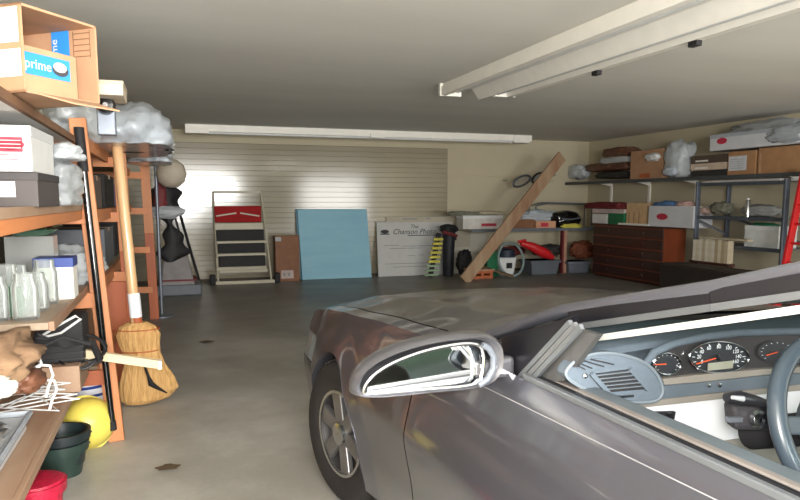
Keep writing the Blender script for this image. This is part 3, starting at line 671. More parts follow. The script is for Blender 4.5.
# right white panel behind the plank
lean('blank_board', (452,276), (484,276), (452,233), (486,233), mat('white_panel_paint',(196,192,180),.5,var=.03), 'blank off-white panel behind the weathered plank', .025, 11.75, FY-.06)
# golf bag dark with red trim
Yg = 11.45
g = thing('golf_bag', (LP(446,276).x, Yg, 0), 'slim black golf bag with a red-trimmed top at the right edge of the sign board', 'bag')
a = V(LP(441,276).x+.1, Yg, .0); b = LP(449,232,Yg)
MB().tube([a, a.lerp(b,.05), a.lerp(b,.6), b], .11, 18, rs=[.09,.10,.105,.12]).build('bag_body', mat('navy_black_cloth',(26,26,34),.6), g, smooth=True)
MB().blob(LP(449,229,Yg), (.17,.13,.085), 51, .25, 2, None, 3).build('bag_hood', BLACKM, g, smooth=True)
MB().tube([LP(443,232,Yg-.13), LP(457,236,Yg-.13)], .03, 8).build('red_trim', DKRED, g, smooth=True)
MB().bar(LP(452,238,Yg-.06), LP(456,238,Yg-.06), .06, .08).build('bag_pocket', BLACKM, g)
# yellow-green ladder-like strip toy
lt = thing('tent_pole_rack', (LP(432,276).x, 11.3, 0), 'yellow and green banded stick bundle leaning against the black golf bag', 'stick bundle')
a = LP(430,276,11.3); b = LP(439,233,11.42); a.z = .005
MB().bar(a, b, .02, .09, up=(1,0,0)).build('backing_strip', BLACKM, lt)
for i in range(9):
    f = .06+i*.1; p = a.lerp(b, f); wv = .13-.05*f
    MB().bar(p+V(-wv,-.03,0), p+V(wv,-.03,0), .05, .045 if i > 2 else .035).build('band', YELDIRT if i > 2 else mat('pale_green_foam',(150,176,140),.7), lt, bevel=.006)
# weathered plank
a = PY(562,156,10.9); b = PY(464,280,10.5); b.z = .02
tag(MB().bar(b, a, .21, .045, up=(0,1,.1)).build('weathered_plank', W_PLANK, bevel=.004), 'long weathered plank leaning diagonally in the far right corner', 'plank')
# corner work shelf along the far wall
za = PY(500,228,11.6).z
cs = thing('wall_shelf', (6.0, 11.7, za), 'low cream shelf along the far wall in the right corner, on a reddish post', 'shelf')
xl = PY(462,228,11.6).x
MB().box(xl, RX, 11.2, FY-.04, za-.03, za).build('shelf_board', CREAM, cs)
MB().box(xl, RX, 11.19, 11.2, za-.05, za+.005).build('shelf_edge', GREY, cs)
xp = PY(563,250,11.25).x
MB().box(xp-.05, xp-.01, 11.2, 11.28, 0, za-.03).build('post', DKRED, cs); MB().box(xp-.01, xp+.05, 11.2, 11.28, 0, za-.03).build('post', mat('pink_wood',(176,134,110),.6), cs)
def on_far(px0, px1, pyt, m_, label, Y=11.3, d=.3, name='storage_box', zb=None, **k):
    a = PY(px0, 228, Y); b = PY(px1, pyt, Y); z0 = za if zb is None else zb
    return carton(name, (a.x, Y, z0), (1,0), b.x-a.x, d, b.z-z0, m_, label, **k)
t_, o, u = on_far(463,503,215.5, mat('offwhite_card',(206,202,196),.6), 'white carton with red lettering on the corner shelf left of the plank', lid=WPLAST)
mb = MB(); patch(mb, o, u, zz, .36, .66, .05, .10, .008); mb.build('red_lettering', PINKP, t_)
bag('folded_rag', PY(464,214,11.45), (.30,.1,.05), 61, CLOTHG, 'grey rags lying on the white carton in the corner', 'rag', flat=PY(460,216,11.3).z-.0, amp=.4)
bag('folded_rag', PY(490,213,11.5), (.36,.1,.035), 63, CREAM, 'cream folded rag on the corner carton beside the plank', 'rag', flat=PY(460,216,11.3).z, amp=.3)
t_, o, u = on_far(513,535,219.5, mat('dark_tan_card',(130,88,60),.7), 'short brown carton on the corner shelf right of the plank', Y=11.25)
t_, o, u = on_far(536,556,221, mat('salmon_card',(202,150,120),.7), 'salmon coloured carton beside the black helmet on the corner shelf', Y=11.25)
mb = MB(); patch(mb, o, u, zz, .10, .26, .03, .1, .003); mb.build('red_mark', REDP, t_)
bag('pale_cloth', PY(538,216,11.5), (.36,.12,.12), 66, mat('bluish_cloth',(176,184,192),.7), 'pale blue-grey cloth bundle behind the brown carton on the corner shelf', 'cloth', flat=za+.001, amp=.3)
# black frame handle above
a = PY(536,206,11.5); b = PY(548,203,11.5); c = PY(592,204,11.5)
wf = thing('wire_basket', ((a.x+c.x)/2,11.5,za), 'grey wire basket frame standing behind the black helmet', 'basket')
MB().tube([V(a.x,11.5,za), a, b, c, V(c.x,11.5,za)], .018, 8).build('front_frame', GREY, wf, smooth=True)
MB().tube([V(a.x,11.75,za), a+V(0,.25,0), b+V(0,.25,0), c+V(0,.25,0), V(c.x,11.75,za)], .014, 8).build('rear_frame', GREY, wf, smooth=True)
# helmet
p = PY(571,217,11.2)
hm = thing('black_helmet', (p.x,11.35,za), 'glossy black helmet with a yellow rag at its mouth on the corner shelf', 'helmet')
MB().blob((p.x,11.42,za+.145), (.33,.22,.19), 71, .08, 1.5, za+.001, 4, .3).build('shell', BLACKG, hm, smooth=True)
MB().tube([V(p.x-.2,11.21,za+.18), V(p.x,11.19,za+.16), V(p.x+.2,11.21,za+.19)], .012, 8).build('visor_edge', GREY, hm, smooth=True)
bag('yellow_rag', V(p.x+.02,11.21,za+.03), (.2,.06,.045), 72, YELDIRT, 'yellow rag in front of the black helmet', 'rag', flat=za+.001, amp=.4)
# --------- floor clutter in the corner
def P2(px, py, Y): return PY(px, py, Y)
# grey totes
def tote(px0, px1, pyt, Y, m_, label, d=.45):
    a = PY(px0, 283, Y); b = PY(px1, pyt, Y); t_ = thing('storage_tote', ((a.x+b.x)/2, Y+d/2, 0), label, 'tote')
    x0, x1, h = a.x, b.x, b.z
    MB().hexa([(x0+.04,Y+.03,0),(x1-.04,Y+.03,0),(x1-.04,Y+d-.03,0),(x0+.04,Y+d-.03,0),(x0,Y,h),(x1,Y,h),(x1,Y+d,h),(x0,Y+d,h)]).build('tote_body', m_, t_, bevel=.012)
    MB().box(x0-.02,x1+.02,Y-.02,Y+d+.02,h-.05,h).build('rim', m_, t_, bevel=.01); return t_
tote(531,560,260, 11.05, GREY, 'slate grey tote on the floor left of the reddish post')
tote(568,591,261, 11.1, mat('bluegrey_plastic',(106,112,122),.5), 'blue-grey tote on the floor right of the reddish post', .4)
bag('dark_bundle', PY(582,250,11.35), (.25,.14,.16), 75, mat('rust_cloth',(120,64,42),.8), 'rust brown bundle heaped on the blue-grey tote', 'bundle', flat=PY(582,260,11.1).z, amp=.3)
bag('dark_bundle', PY(548,250,11.4), (.33,.12,.10), 76, CLOTHD, 'dark cloth heaped on the slate grey tote', 'bundle', flat=PY(545,260,11.05).z, amp=.3)
# red garden tool
a = PY(521,243,10.95); b = PY(553,257,10.9)
rt = thing('red_blower', ((a.x+b.x)/2,10.95,a.z-.2), 'bright red power tool body lying across the slate grey tote', 'power tool')
MB().tube([a+V(0,0,.0), a.lerp(b,.35)+V(0,0,.02), a.lerp(b,.7), b], .08, 14, rs=[.05,.085,.10,.06]).build('tool_body', REDM, rt, smooth=True)
MB().tube([a.lerp(b,.55)+V(0,-.05,.04), b+V(.05,-.05,.02)], .02, 8).build('silver_stripe', CHROME, rt, smooth=True)
MB().bar(a+V(-.06,0,.02), a+V(.1,0,.05), .05, .05).build('handle', REDM, rt, bevel=.01)
# green box, red top
a = PY(485,268,11.3); b = PY(506,251,11.3)
t_, o, u = carton('green_crate', (a.x,11.2,0), (1,0), b.x-a.x-.02, .3, b.z, GREEN2, 'bright green box standing on the floor behind the plank')
a = PY(503,247,11.35)
bag('maroon_bundle', PY(512,251,11.42), (.25,.07,.08), 78, DKRED, 'maroon cloth bundle behind the blue-grey hose', 'cloth', flat=None)
# hose ring
c = PY(512,262,11.0); rx = (PY(525,262,11.0).x-PY(500,262,11.0).x)/2
tag(MB().tube([V(c.x+rx*math.cos(2*PI*i/32), 11.0+.08*math.sin(2*PI*i/32)+.04, .31+.295*math.sin(2*PI*i/32)) for i in range(32)], .022, 10, closed=True).build('hose_ring', mat('pale_hose',(128,146,146),.5), smooth=True), 'pale grey-green hose ring standing upright in the corner', 'hose')
wt = thing('spray_pump', (c.x,11.2,0), 'white and black pump body inside the hose ring', 'pump')
MB().hexa([V(c.x-.17,11.1,0),V(c.x+.1,11.1,0),V(c.x+.1,11.35,0),V(c.x-.17,11.35,0),V(c.x-.2,11.1,.34),V(c.x+.16,11.1,.34),V(c.x+.16,11.35,.34),V(c.x-.2,11.35,.34)]).build('pump_body', WPLAST, wt, bevel=.03)
MB().box(c.x-.06,c.x+.05,11.085,11.11,.14,.24).build('black_window', BLACKM, wt)
MB().lathe((c.x,11.22,.34), [(0,0),(.17,0),(.14,.13),(.05,.16),(0,.16)], 20).build('pump_head', mat('navy_plastic2',(34,44,62),.5), wt, smooth=True)
# brick and wood pieces beneath the plank
a = PY(471,280,10.9); b = PY(492,271,10.9)
cb = thing('wooden_crate', ((a.x+b.x)/2,11.0,0), 'low reddish slatted crate on the floor at the foot of the plank', 'crate')
x0, x1 = a.x, b.x; 
for z_ in (.0,.09): MB().box(x0,x1,10.85,10.87,z_,z_+.05).build('slat', W_RED, cb)
for x_ in (x0, (x0+x1)/2-.02, x1-.05): MB().box(x_,x_+.05,10.87,11.2,0,.14).build('bearer', W_RED, cb)
MB().box(x0-.02,x1+.02,10.84,11.2,.14,.165).build('top_board', W_PLANK, cb)
a = PY(478,270,11.15); b = PY(512,280,10.8)
tag(MB().bar(V(a.x,11.1,.21), V(b.x,10.75,.03), .18, .025).build('loose_board', mat('olive_board',(112,92,64),.7)), 'loose brown board sloping off the slatted crate', 'board')
bag('black_bundle', PY(464,262,11.3), (.14,.1,.22), 80, BLACKM, 'black bundle standing between the white panel and the plank foot', 'bundle', flat=.001, amp=.25)
# snowshoes / rackets hung high
Yr = 11.6
for (cx, cy, rw, rhh, lab) in ((522,181,15,5.2,'grey hoop of a racket hanging left of the plank top'),(538,178,12,5,'second dark hoop beside the plank top')):
    c = PY(cx, cy, Yr); w_ = rw*Yr/F*1.02; h_ = rhh*Yr/F
    rk = thing('racket', (c.x,Yr,c.z), lab, 'racket')
    MB().tube([V(c.x+w_*math.cos(2*PI*i/28), Yr+.15*math.cos(2*PI*i/28), c.z+h_*math.sin(2*PI*i/28)+w_*.25*math.cos(2*PI*i/28)) for i in range(28)], .02, 8, closed=True).build('hoop', GREY if cx < 530 else CLOTHD, rk, smooth=True)
    mb = MB()
    for i in range(-3,4): mb.tube([V(c.x+i*w_/4, Yr+.0375*i, c.z-h_*.8+w_*.0625*i), V(c.x+i*w_/4, Yr+.0375*i, c.z+h_*.8+w_*.0625*i)], .005, 5)
    mb.tube([V(c.x+w_,Yr+.15,c.z+w_*.25), V(c.x+w_+.3,Yr+.2,c.z+w_*.25+.02)], .018, 8); mb.build('strings', LGREY, rk)
# picture / peg that carries them
tag(MB().box(PY(512,178,Yr).x, PY(560,178,Yr).x, Yr+.16, FY-.035, PY(530,180,Yr).z-.015, PY(530,180,Yr).z+.015).build('hanging_rail', CREAM), 'slim cream rail on the far wall behind the rackets', 'rail')
# ================================================================ RIGHT WALL
XS = 7.5
zt_ = PX(700,177,XS).z
hs = thing('wall_shelf', (7.75, 9.5, zt_), 'long dark high shelf along the right wall loaded with bags and cartons', 'shelf')
Y0 = PX(800,177,XS).y-2.0; Y1 = FY-.05
MB().box(XS, RX, Y0, Y1, zt_-.02, zt_).build('shelf_board', mat('dusty_dark_board',(92,90,86),.6), hs)
MB().box(XS-.01, XS+.01, Y0, Y1, zt_-.045, zt_+.01).build('shelf_edge', mat('dark_edge',(70,74,76),.5), hs)
for Y in (8.95, 10.1, 11.2, 7.0): MB().prism([(XS+.2,Y-.012,zt_-.02),(RX,Y-.012,zt_-.02),(RX,Y-.012,zt_-.09)], (0,.024,0)).build('bracket', TUBEW, hs)
zt = zt_
def XW(px, py, X=XS+.1): return PX(px, py, X)
def wall_box(px0, px1, pyt, z0, m_, label, X=XS+.06, d=.34, name='storage_box', py0=177, **k):
    """a carton standing against the right wall, its face toward the room between two sight lines"""
    a = PX(px0, py0, X); b = PX(px1, pyt, X); h = PX((px0+px1)/2, pyt, X).z-z0
    return carton(name, (X, a.y, z0), (0,-1), a.y-b.y, d, h, m_, label, **k)
# high shelf, from the corner toward the camera
bag('plastic_bag', PX(574,172,XS+.2)+V(0,-.12,0), (.14,.34,.14), 90, FILMW, 'milky plastic bag at the corner end of the high right shelf', flat=zt+.001, amp=.3)
for i, (px0, px1, pyt, pyb, m_, lab) in enumerate(((590,631,172,178,CLOTHD,'dark folded cloth at the bottom of the textile pile on the high shelf'),(578,630,163,171,CLOTHB,'brown leather bundle in the middle of the textile pile on the high shelf'),(594,630,157,163,mat('pale_blue_cloth',(184,188,190),.8),'pale folded sheet in the textile pile on the high shelf'),(598,630,148,157,CLOTHB,'brown rolled leather on top of the textile pile on the high shelf'))):
    a = PX(px0, (pyt+pyb)/2, XS+.1); b = PX(px1, (pyt+pyb)/2, XS+.1); c = (a+b)/2; h = abs(PX(600,pyt,XS+.1).z-PX(600,pyb,XS+.1).z)
    bag('folded_textile', V(XS+.26, c.y, c.z), (.18, abs(a.y-b.y)/2, h*.62), 91+i, m_, lab, 'textile', amp=.12, group=None, box=.5, flat=zt+.001 if i == 0 else None)
t_, o, u = wall_box(630,663,150, zt+.001, KRAFT, 'open brown carton with white plastic spilling out on the high shelf')
mb = MB(); patch(mb, o, u, zz, .25, .52, .03, .10, .003); mb.build('brown_mark', W_RED, t_)
bag('plastic_bag', PX(653,157,XS+.03), (.06,.17,.06), 96, WPLAST, 'white glossy plastic spilling over the brown carton on the high shelf', amp=.35)
bag('large_plastic_bag', PX(680,160,XS+.16), (.16,.26,.30), 97, FILMW, 'tall billowing clear plastic bag on the high right shelf', flat=zt+.001, amp=.25)
bag('blue_print_bag', PX(670,171,XS+.02), (.05,.16,.07), 98, mat('pale_bluewhite_plastic',(196,204,216),.4), 'small white and blue plastic pack at the foot of the tall clear bag', flat=zt+.001, amp=.2)
# flat boxes
for (px0,px1,pyt,pyb,m_,lab) in ((692,727,170,176,CLOTHD,'thin dark box at the bottom of the flat stack on the high shelf'),(690,726,163,170,mat('cream_card',(206,186,166),.6),'thin cream box in the middle of the flat stack on the high shelf'),(690,727,155,163,mat('umber_card',(84,70,60),.6),'thin dark brown box on top of the flat stack on the high shelf')):
    X = XS+.07; z0 = PX(705,pyb,X).z; z0 = max(z0, zt+.001)
    t_, o, u = wall_box(px0,px1,pyt,z0,m_,lab,X=X,d=.3)
    if pyt in (155,163): mb = MB(); patch(mb, o, u, zz, .1, .36, .02, .045, .003); mb.build('pale_label', PAPER, t_)
t_, o, u = wall_box(727,756,151, zt+.001, KRAFT2, 'brown carton with a white paper label on the high shelf')
L_ = .30; mb = MB(); patch(mb, o, u, zz, .02, .34, .07, .27, .003); mb.build('paper_label', mat('bluish_paper',(206,210,216),.7), t_)
mb = MB()
for i in range(5): patch(mb, o, u, zz, .05, .3, .10+i*.03, .106+i*.03, .005)
mb.build('label_print', INKL, t_)
t_, o, u = wall_box(757,815,146, zt+.001, KRAFT2, 'wide brown carton at the near end of the high right shelf')
mb = MB(); patch(mb, o, u, zz, .03, .06, 0.0, .28, .003); mb.build('tape_strip', KRAFT, t_)
z5 = PX(760,149,XS).z
t_, o, u = wall_box(708,830,128.5, z5+.03, mat('frosted_white',(206,208,212),.35,var=.05), 'wide white tray with a red oval badge lying on the cartons of the high shelf', X=XS, d=.42, lid=MILK)
mb = MB(); oval(mb, o, u, zz, .235, .13, .095, .045, .006); mb.build('red_badge', REDP, t_)
mb = MB(); patch(mb, o, u, zz, .18, .30, .126, .138, .008); mb.build('badge_print', PINKP, t_)
bag('plastic_film', PX(768,128,XS+.2), (.18,.62,.10), 101, FILM, 'crinkled clear film heaped on the wide white tray', flat=PX(770,129,XS).z, amp=.35)
bag('plastic_film', PX(790,131,XS-.0)+V(0,0,-.03), (.04,.34,.11), 102, MILK, 'shiny white plastic hanging over the near end of the wide white tray', amp=.3)
# ---- dresser
XD = 7.35; a = PX(591.5,283,XD); Yn = PX(663,250,XD).y; Yf = min(a.y, 11.3); zt2 = PX(663,227,XD).z
dr = thing('dresser', (7.57,(Yn+Yf)/2,0), 'long dark mahogany chest of drawers against the right wall', 'dresser')
MB().box(XD+.02, XD+.44, Yn+.01, Yf, .05, zt2-.03).build('carcass', W_DARKSIDE, dr)
MB().box(XD-.02, XD+.46, Yn-.01, Yf+.02, zt2-.03, zt2).build('top_board', W_DARK, dr, bevel=.005)
MB().box(XD+.05, XD+.42, Yn+.03, Yf-.02, 0, .05).build('plinth', W_DARK, dr)
nr = 5; hz = (zt2-.1)/nr
for i in range(nr):
    dw = MB().box(XD, XD+.02, Yn+.02, Yf-.01, .07+i*hz, .07+(i+1)*hz-.018).build('drawer', W_DARK, dr, bevel=.004)
    for f in (.25,.75):
        yk = Yn+(Yf-Yn)*f; MB().lathe((XD-.002,yk,.07+(i+.5)*hz), [(.012,0),(.02,.015),(.012,.028),(0,.03)], 14, axis=(-1,0,0)).build('knob', W_DARK, dw, smooth=True)
zd = zt2+.001
# on the dresser
for i, (px0,px1,pyt,pyb,m_,lab,nm) in enumerate(((592,607,214,222,WHITE,'white box on the far end of the dresser under the maroon folder','storage_box'),(608,624,213,222,GREEN2,'green box on the dresser beside the small white box','storage_box'))):
    t_, o, u = wall_box(px0,px1,pyt,zd,m_,lab,X=XD+.05,d=.3,name=nm,py0=222)
zf = PX(608,213.5,XD+.05).z
t_, o, u = wall_box(592,624,209,zf+.002,mat('pale_folder',(206,188,186),.6),'pale pink flat folder box on top of the green box',X=XD+.05,d=.3,name='file_box',py0=216)
bag('maroon_folder', PX(608,206,XD+.15), (.16,.62,.07), 111, DKRED, 'maroon cloth folded over the pale folder box on the dresser', 'cloth', flat=PX(608,209,XD+.05).z+.001, amp=.3, box=.5)
t_, o, u = wall_box(626,647,203,zd,mat('blond_wood',(206,172,132),.6),'blond wooden box on the middle of the dresser',X=XD+.08,d=.28,name='wooden_box',py0=224)
mb = MB()
for i in range(3): patch(mb, o, u, zz, .07+i*.13, .085+i*.13, .0, .22, .003)
mb.build('slot', KRAFTD, t_)
tag(MB().box(XD+.0,XD+.08,PX(648,225,XD).y,PX(618,222,XD).y,zd,zd+.03).build('paper_sheaf', PAPER), 'white paper sheaf on the front edge of the dresser top', 'paper')
t_, o, u = wall_box(648,694,206,zd,mat('white_box_card',(206,208,212),.5,var=.04),'open white box with a red oval badge on the near end of the dresser',X=XD+.02,d=.36,py0=226)
mb = MB(); oval(mb, o, u, zz, .33, .16, .13, .05, .005); mb.build('red_badge', REDP, t_)
mb = MB(); patch(mb, o, u, zz, .24, .42, .155, .168, .008); mb.build('badge_print', PINKP, t_)
zw = PX(670,206,XD).z
bag('blue_cloth', PX(668,205,XD+.15), (.1,.28,.06), 113, mat('denim_blue',(74,108,150),.8), 'blue cloth poking out of the open white box', 'cloth', flat=zw-.01, amp=.4)
bag('pink_cloth', PX(686,205,XD+.15), (.1,.16,.06), 114, mat('dusty_pink',(196,164,156),.8), 'dusty pink cloth poking out of the open white box', 'cloth', flat=zw-.01, amp=.4)
# ---- steel shelving
XF = 7.42; Ya = PX(697,215,XF).y; Yc = PX(785,215,XF).y; XBk = RX-.06
ss = thing('steel_shelving', ((XF+XBk)/2,(Ya+Yc)/2,0), 'grey steel shelving rack by the right wall beyond the car', 'shelving')
ztop = zt-.07
for (x_, y_) in ((XF,Ya),(XF,Yc),(XBk,Ya),(XBk,Yc)):
    MB().box(x_-.03,x_+.03,y_-.003,y_+.003,0,ztop).box(x_-.003,x_+.003,y_-.05,y_+.05,0,ztop).build('upright', STEEL, ss)
levels = [PX(740,182,XF).z, PX(740,217,XF).z, PX(700,243,XF).z*1.0, .35]
for z_ in levels:
    s_ = MB().box(XF,XBk,Yc,Ya,z_-.006,z_).build('shelf_plate', STEEL, ss)
    MB().box(XF-.008,XF,Yc,Ya,z_-.045,z_+.004).build('front_lip', mat('steel_lip',(84,90,98),.4,metal=.4), s_)
MB().bar((XBk,Ya,levels[1]),(XBk,Yc,levels[2]), .02,.03).build('brace', STEEL, ss)
MB().bar((XF,Ya,levels[1]-.05),(XF+.2,Ya-.35,levels[1]-.25), .02,.03).build('brace', STEEL, ss)
# on the middle level
z1_ = levels[1]+.001
def on_ss(px0,px1,pyt,z0,m_,label,X=XF+.04,d=.3,py0=217,**k): return wall_box(px0,px1,pyt,z0,m_,label,X=X,d=d,py0=py0,**k)
bag('dark_cloth', PX(722,208,XF+.12), (.1,.18,.085), 121, CLOTHG, 'grey-green cloth heap on the middle steel shelf', 'cloth', flat=z1_, amp=.3)
bag('pale_cloth', PX(706,211,XF+.12), (.1,.13,.05), 122, mat('pinkish_cloth',(186,160,150),.8), 'pinkish cloth at the far end of the middle steel shelf', 'cloth', flat=z1_, amp=.3)
bag('grey_cloth', PX(762,211,XF+.15), (.12,.3,.085), 123, mat('mid_grey_cloth',(140,142,140),.8), 'long grey cloth bundle at the near end of the middle steel shelf', 'cloth', flat=z1_, amp=.2)
c = PX(748,205,XF+.03); cnn = thing('metal_can', (c.x,c.y,z1_), 'shiny small metal can on the middle steel shelf', 'can')
MB().lathe((c.x,c.y,z1_), [(0,0),(.035,0),(.035,.22),(.028,.235),(0,.235)], 20).build('can_body', CHROME, cnn, smooth=True)
MB().lathe((c.x,c.y,z1_+.235), [(0,0),(.02,0),(.02,.02),(0,.02)], 16).build('cap', WPLAST, cnn, smooth=True)
# top level flat things
t_, o, u = on_ss(703,780,179.6,levels[0]+.001,mat('pale_flat_card',(190,186,184),.6),'pale flat box lying along the top of the steel shelving',d=.3,py0=182)
# lower level
z2_ = levels[2]+.001
wt_, o, u = on_ss(744,779,226,z2_,mat('white_tub_plastic',(206,210,208),.4),'white plastic tub with green lid edge on the lower steel shelf',X=XF+.05,d=.32,name='plastic_tub',py0=243,lid=WPLAST)
bag('green_cloth', PX(765,225,XF+.2), (.1,.2,.03), 125, GREEN2, 'green cloth lying on the white plastic tub', 'cloth', flat=PX(765,226,XF+.05).z+.006, amp=.3)
# stack of papers / books (row of spines) in front
Xm = XF-.12; a = PX(692,262,Xm); b = PX(727,262,Xm); 
n = 11; zb_ = PX(710,262,Xm).z; ztp = PX(710,239,Xm).z
sb = thing('dark_stool', (Xm+.1,(a.y+b.y)/2,0), 'low dark stool carrying a row of magazines before the steel shelving', 'stool')
MB().box(Xm-.03,XF-.03,b.y-.05,a.y+.03,zb_-.04,zb_).build('table_top', W_DARK, sb)
for y_ in (b.y-.03, a.y-.02):
    for x_ in (Xm-.02, XF-.07): MB().box(x_,x_+.03,y_,y_+.03,0,zb_-.04).build('leg', W_DARK, sb)
rr = random.Random(4); yy = b.y
for i in range(n):
    w_ = (a.y-b.y)/n; cshade = rr.choice(((206,196,172),(190,176,150),(214,206,190),(176,160,128)))
    tag(MB().box(Xm,Xm+.1,yy+.001,yy+w_-.001,zb_+.001,ztp-rr.uniform(0,.03)).build('magazine', mat('magazine_%d%d' % cshade[:2], cshade, .7)), 'pale magazine standing in the row before the steel shelving', 'magazine', 'magazines standing in a row by the dresser'); yy += w_
a = PX(690,238,Xm); tag(MB().box(Xm-.02,XF-.04,PX(748,245,Xm).y,PX(700,240,Xm).y,ztp+.002,ztp+.03).build('cardboard_sheet', mat('dirty_card',(176,164,140),.7)), 'dirty flat cardboard sheet laid over the row of magazines', 'cardboard')
# ---- red ladder
a = PX(805,168,7.3); b = PX(786,262,7.0); Yl_ = b.y
b0 = a+(b-a)*((a.z-0)/(a.z-b.z))
rl = thing('red_ladder', (b0.x,b0.y,0), 'bright red metal ladder leaning at the right edge beside the steel shelving', 'ladder')
MB().bar(b0, a, .09, .04, up=(0,1,0)).build('side_rail', REDM, rl, bevel=.005)
MB().bar(b0+V(0,-.42,0), a+V(0,-.42,0), .06, .03, up=(0,1,0)).build('side_rail', REDM, rl, bevel=.005)
for i in range(7):
    p = b0.lerp(a, .1+i*.13); MB().tube([p, p+V(0,-.42,0)], .015, 8).build('rung', REDM, rl, smooth=True)
# dark low box added to fill the shadowy floor area
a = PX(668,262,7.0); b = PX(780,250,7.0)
tk = thing('dark_filler', (7.2, (a.y+b.y)/2, 0), 'long low blackish brown box added to fill the shadowy floor before the steel shelving', 'filler')
MB().box(6.86, 7.24, b.y, a.y, 0, .42).build('filler_body', mat('blackish_brown',(40,32,28),.7), tk, bevel=.01)
MB().box(6.85, 7.25, b.y-.01, a.y+.01, .42, .46).build('filler_lid', mat('blackish_brown2',(52,42,34),.7), tk, bevel=.01)
# ================================================================ THE CAR
XC = 1.60; HW = .905; NOSE = 4.15; TAIL = -1.35; WF = 2.95; WR = -.12
car = thing('car', (XC, 1.5, 0), 'silver grey sedan with its driver window open, parked beside the shelving', 'car')
def interp(tab, x):
    if x <= tab[0][0]: return tab[0][1]
    for (a, b), (c, d) in zip(tab, tab[1:]):
        if x <= c:
            t = (x-a)/(c-a); t = t*t*(3-2*t)*.5+t*.5; return b+(d-b)*t
    return tab[-1][1]
ZS = [(TAIL,.86),(-.9,.95),(0,.962),(1.2,.957),(1.6,.955),(2.0,.945),(2.4,.92),(3.0,.87),(3.3,.84),(3.6,.80),(3.9,.735),(4.15,.64)]
def zs(Y): return interp(ZS, Y)
OFF = [(0,.818/.905),(.02,.83/.905),(.06,.845/.905),(.15,.872/.905),(.32,1),(.52,.965),(.80,.90)]
def plan(Y):
    if Y > 3.15:
        t = min(1, (Y-3.15)/(NOSE-3.15)); return (1-t**2.7)**(1/2.1)
    if Y < -.5:
        t = min(1, (-.5-Y)/(-.5-TAIL)); return (1-.9*t**3)**(1/2.4)
    return 1
def hw(Y, z):
    d = max(0, zs(Y)-z); fl = 0
    for wy in (WF, WR):
        r = math.hypot(Y-wy, z-.33); fl = max(fl, .022*max(0, 1-abs(r-.37)/.12))
    return HW*interp(OFF, d)*plan(Y)+fl*plan(Y)
def side(sgn, Y, z): return V(XC+sgn*hw(Y, z), Y, z)
ZR = .19
def side_patch(name, sgn, ys, z0f, z1f, nz, m, arch=None, ra=.365, parent=car):
    me_v = []; idx = {}
    for i, y in enumerate(ys):
        for j in range(nz+1):
            z = z0f(y)+(z1f(y)-z0f(y))*j/nz; me_v.append([y, z])
    faces = []
    for i in range(len(ys)-1):
        for j in range(nz):
            f = (i*(nz+1)+j, (i+1)*(nz+1)+j, (i+1)*(nz+1)+j+1, i*(nz+1)+j+1)
            if arch is not None:
                cy = sum(me_v[k][0] for k in f)/4; cz = sum(me_v[k][1] for k in f)/4
                if math.hypot(cy-arch, cz-.33) < ra: continue
            faces.append(f)
    if arch is not None:
        used = {}
        for f in faces:
            for k in f: used[k] = used.get(k, 0)+1
        for k in used:
            y, z = me_v[k]; r = math.hypot(y-arch, z-.33)
            i, j = divmod(k, nz+1); edge = i in (0, len(ys)-1) or j in (0, nz)
            if (used[k] < 4 and not edge and r < ra+.05) or r < ra:
                if z > .19+1e-3 or r < ra:
                    q = ra/max(r, 1e-6)
                    if j == 0 and r < ra: me_v[k][0] = arch+math.copysign(math.sqrt(max(0, ra*ra-(z-.33)**2)), y-arch)
                    else: me_v[k] = [arch+(y-arch)*q, .33+(z-.33)*q]
    mb = MB(); keep = sorted({k for f in faces for k in f}); mp = {k: n for n, k in enumerate(keep)}
    mb.add([side(sgn, *me_v[k]) for k in keep], [tuple(mp[k] for k in f) for f in faces])
    return mb.build(name, m, parent, smooth=True, solid=0)
def rng(a, b, n): return [a+(b-a)*i/n for i in range(n+1)]
g = .004
for s in (-1, 1):
    side_patch('rear_quarter_panel', s, rng(TAIL+.02, -.42, 26), lambda y: ZR+.03, lambda y: zs(y), 26, PAINT, WR if False else None)
    side_patch('rear_door', s, rng(-.42+g, .42-g, 40), lambda y: ZR, lambda y: zs(y), 34, PAINT, WR)
    side_patch('front_door', s, rng(.42+g, 2.02-g, 60), lambda y: ZR, lambda y: zs(y), 34, PAINT)
    side_patch('front_fender', s, rng(2.02+g, 3.50-g, 68), lambda y: ZR, lambda y: zs(y)-.0, 34, PAINT, WF)
    # arch lips
    for wy in (WF, WR):
        mb = MB()
        def arc(u, v):
            a_ = -.38+(PI+.76)*u; rr_ = .367-.012*v; y = wy+rr_*math.cos(a_); z = .33+rr_*math.sin(a_)
            return V(XC+s*(hw(y, z)-.05*v+.002), y, z)
        mb.grid(arc, 50, 3).build('arch_lip', PAINT, car, smooth=True)
        def well(u, v):
            a_ = -.38+(PI+.76)*u; return V(XC+s*(HW-.05-.3*v), wy+.355*math.cos(a_), .33+.355*math.sin(a_))
        mb = MB().grid(well, 24, 1); mb.build('wheel_well', BLACKM, car)
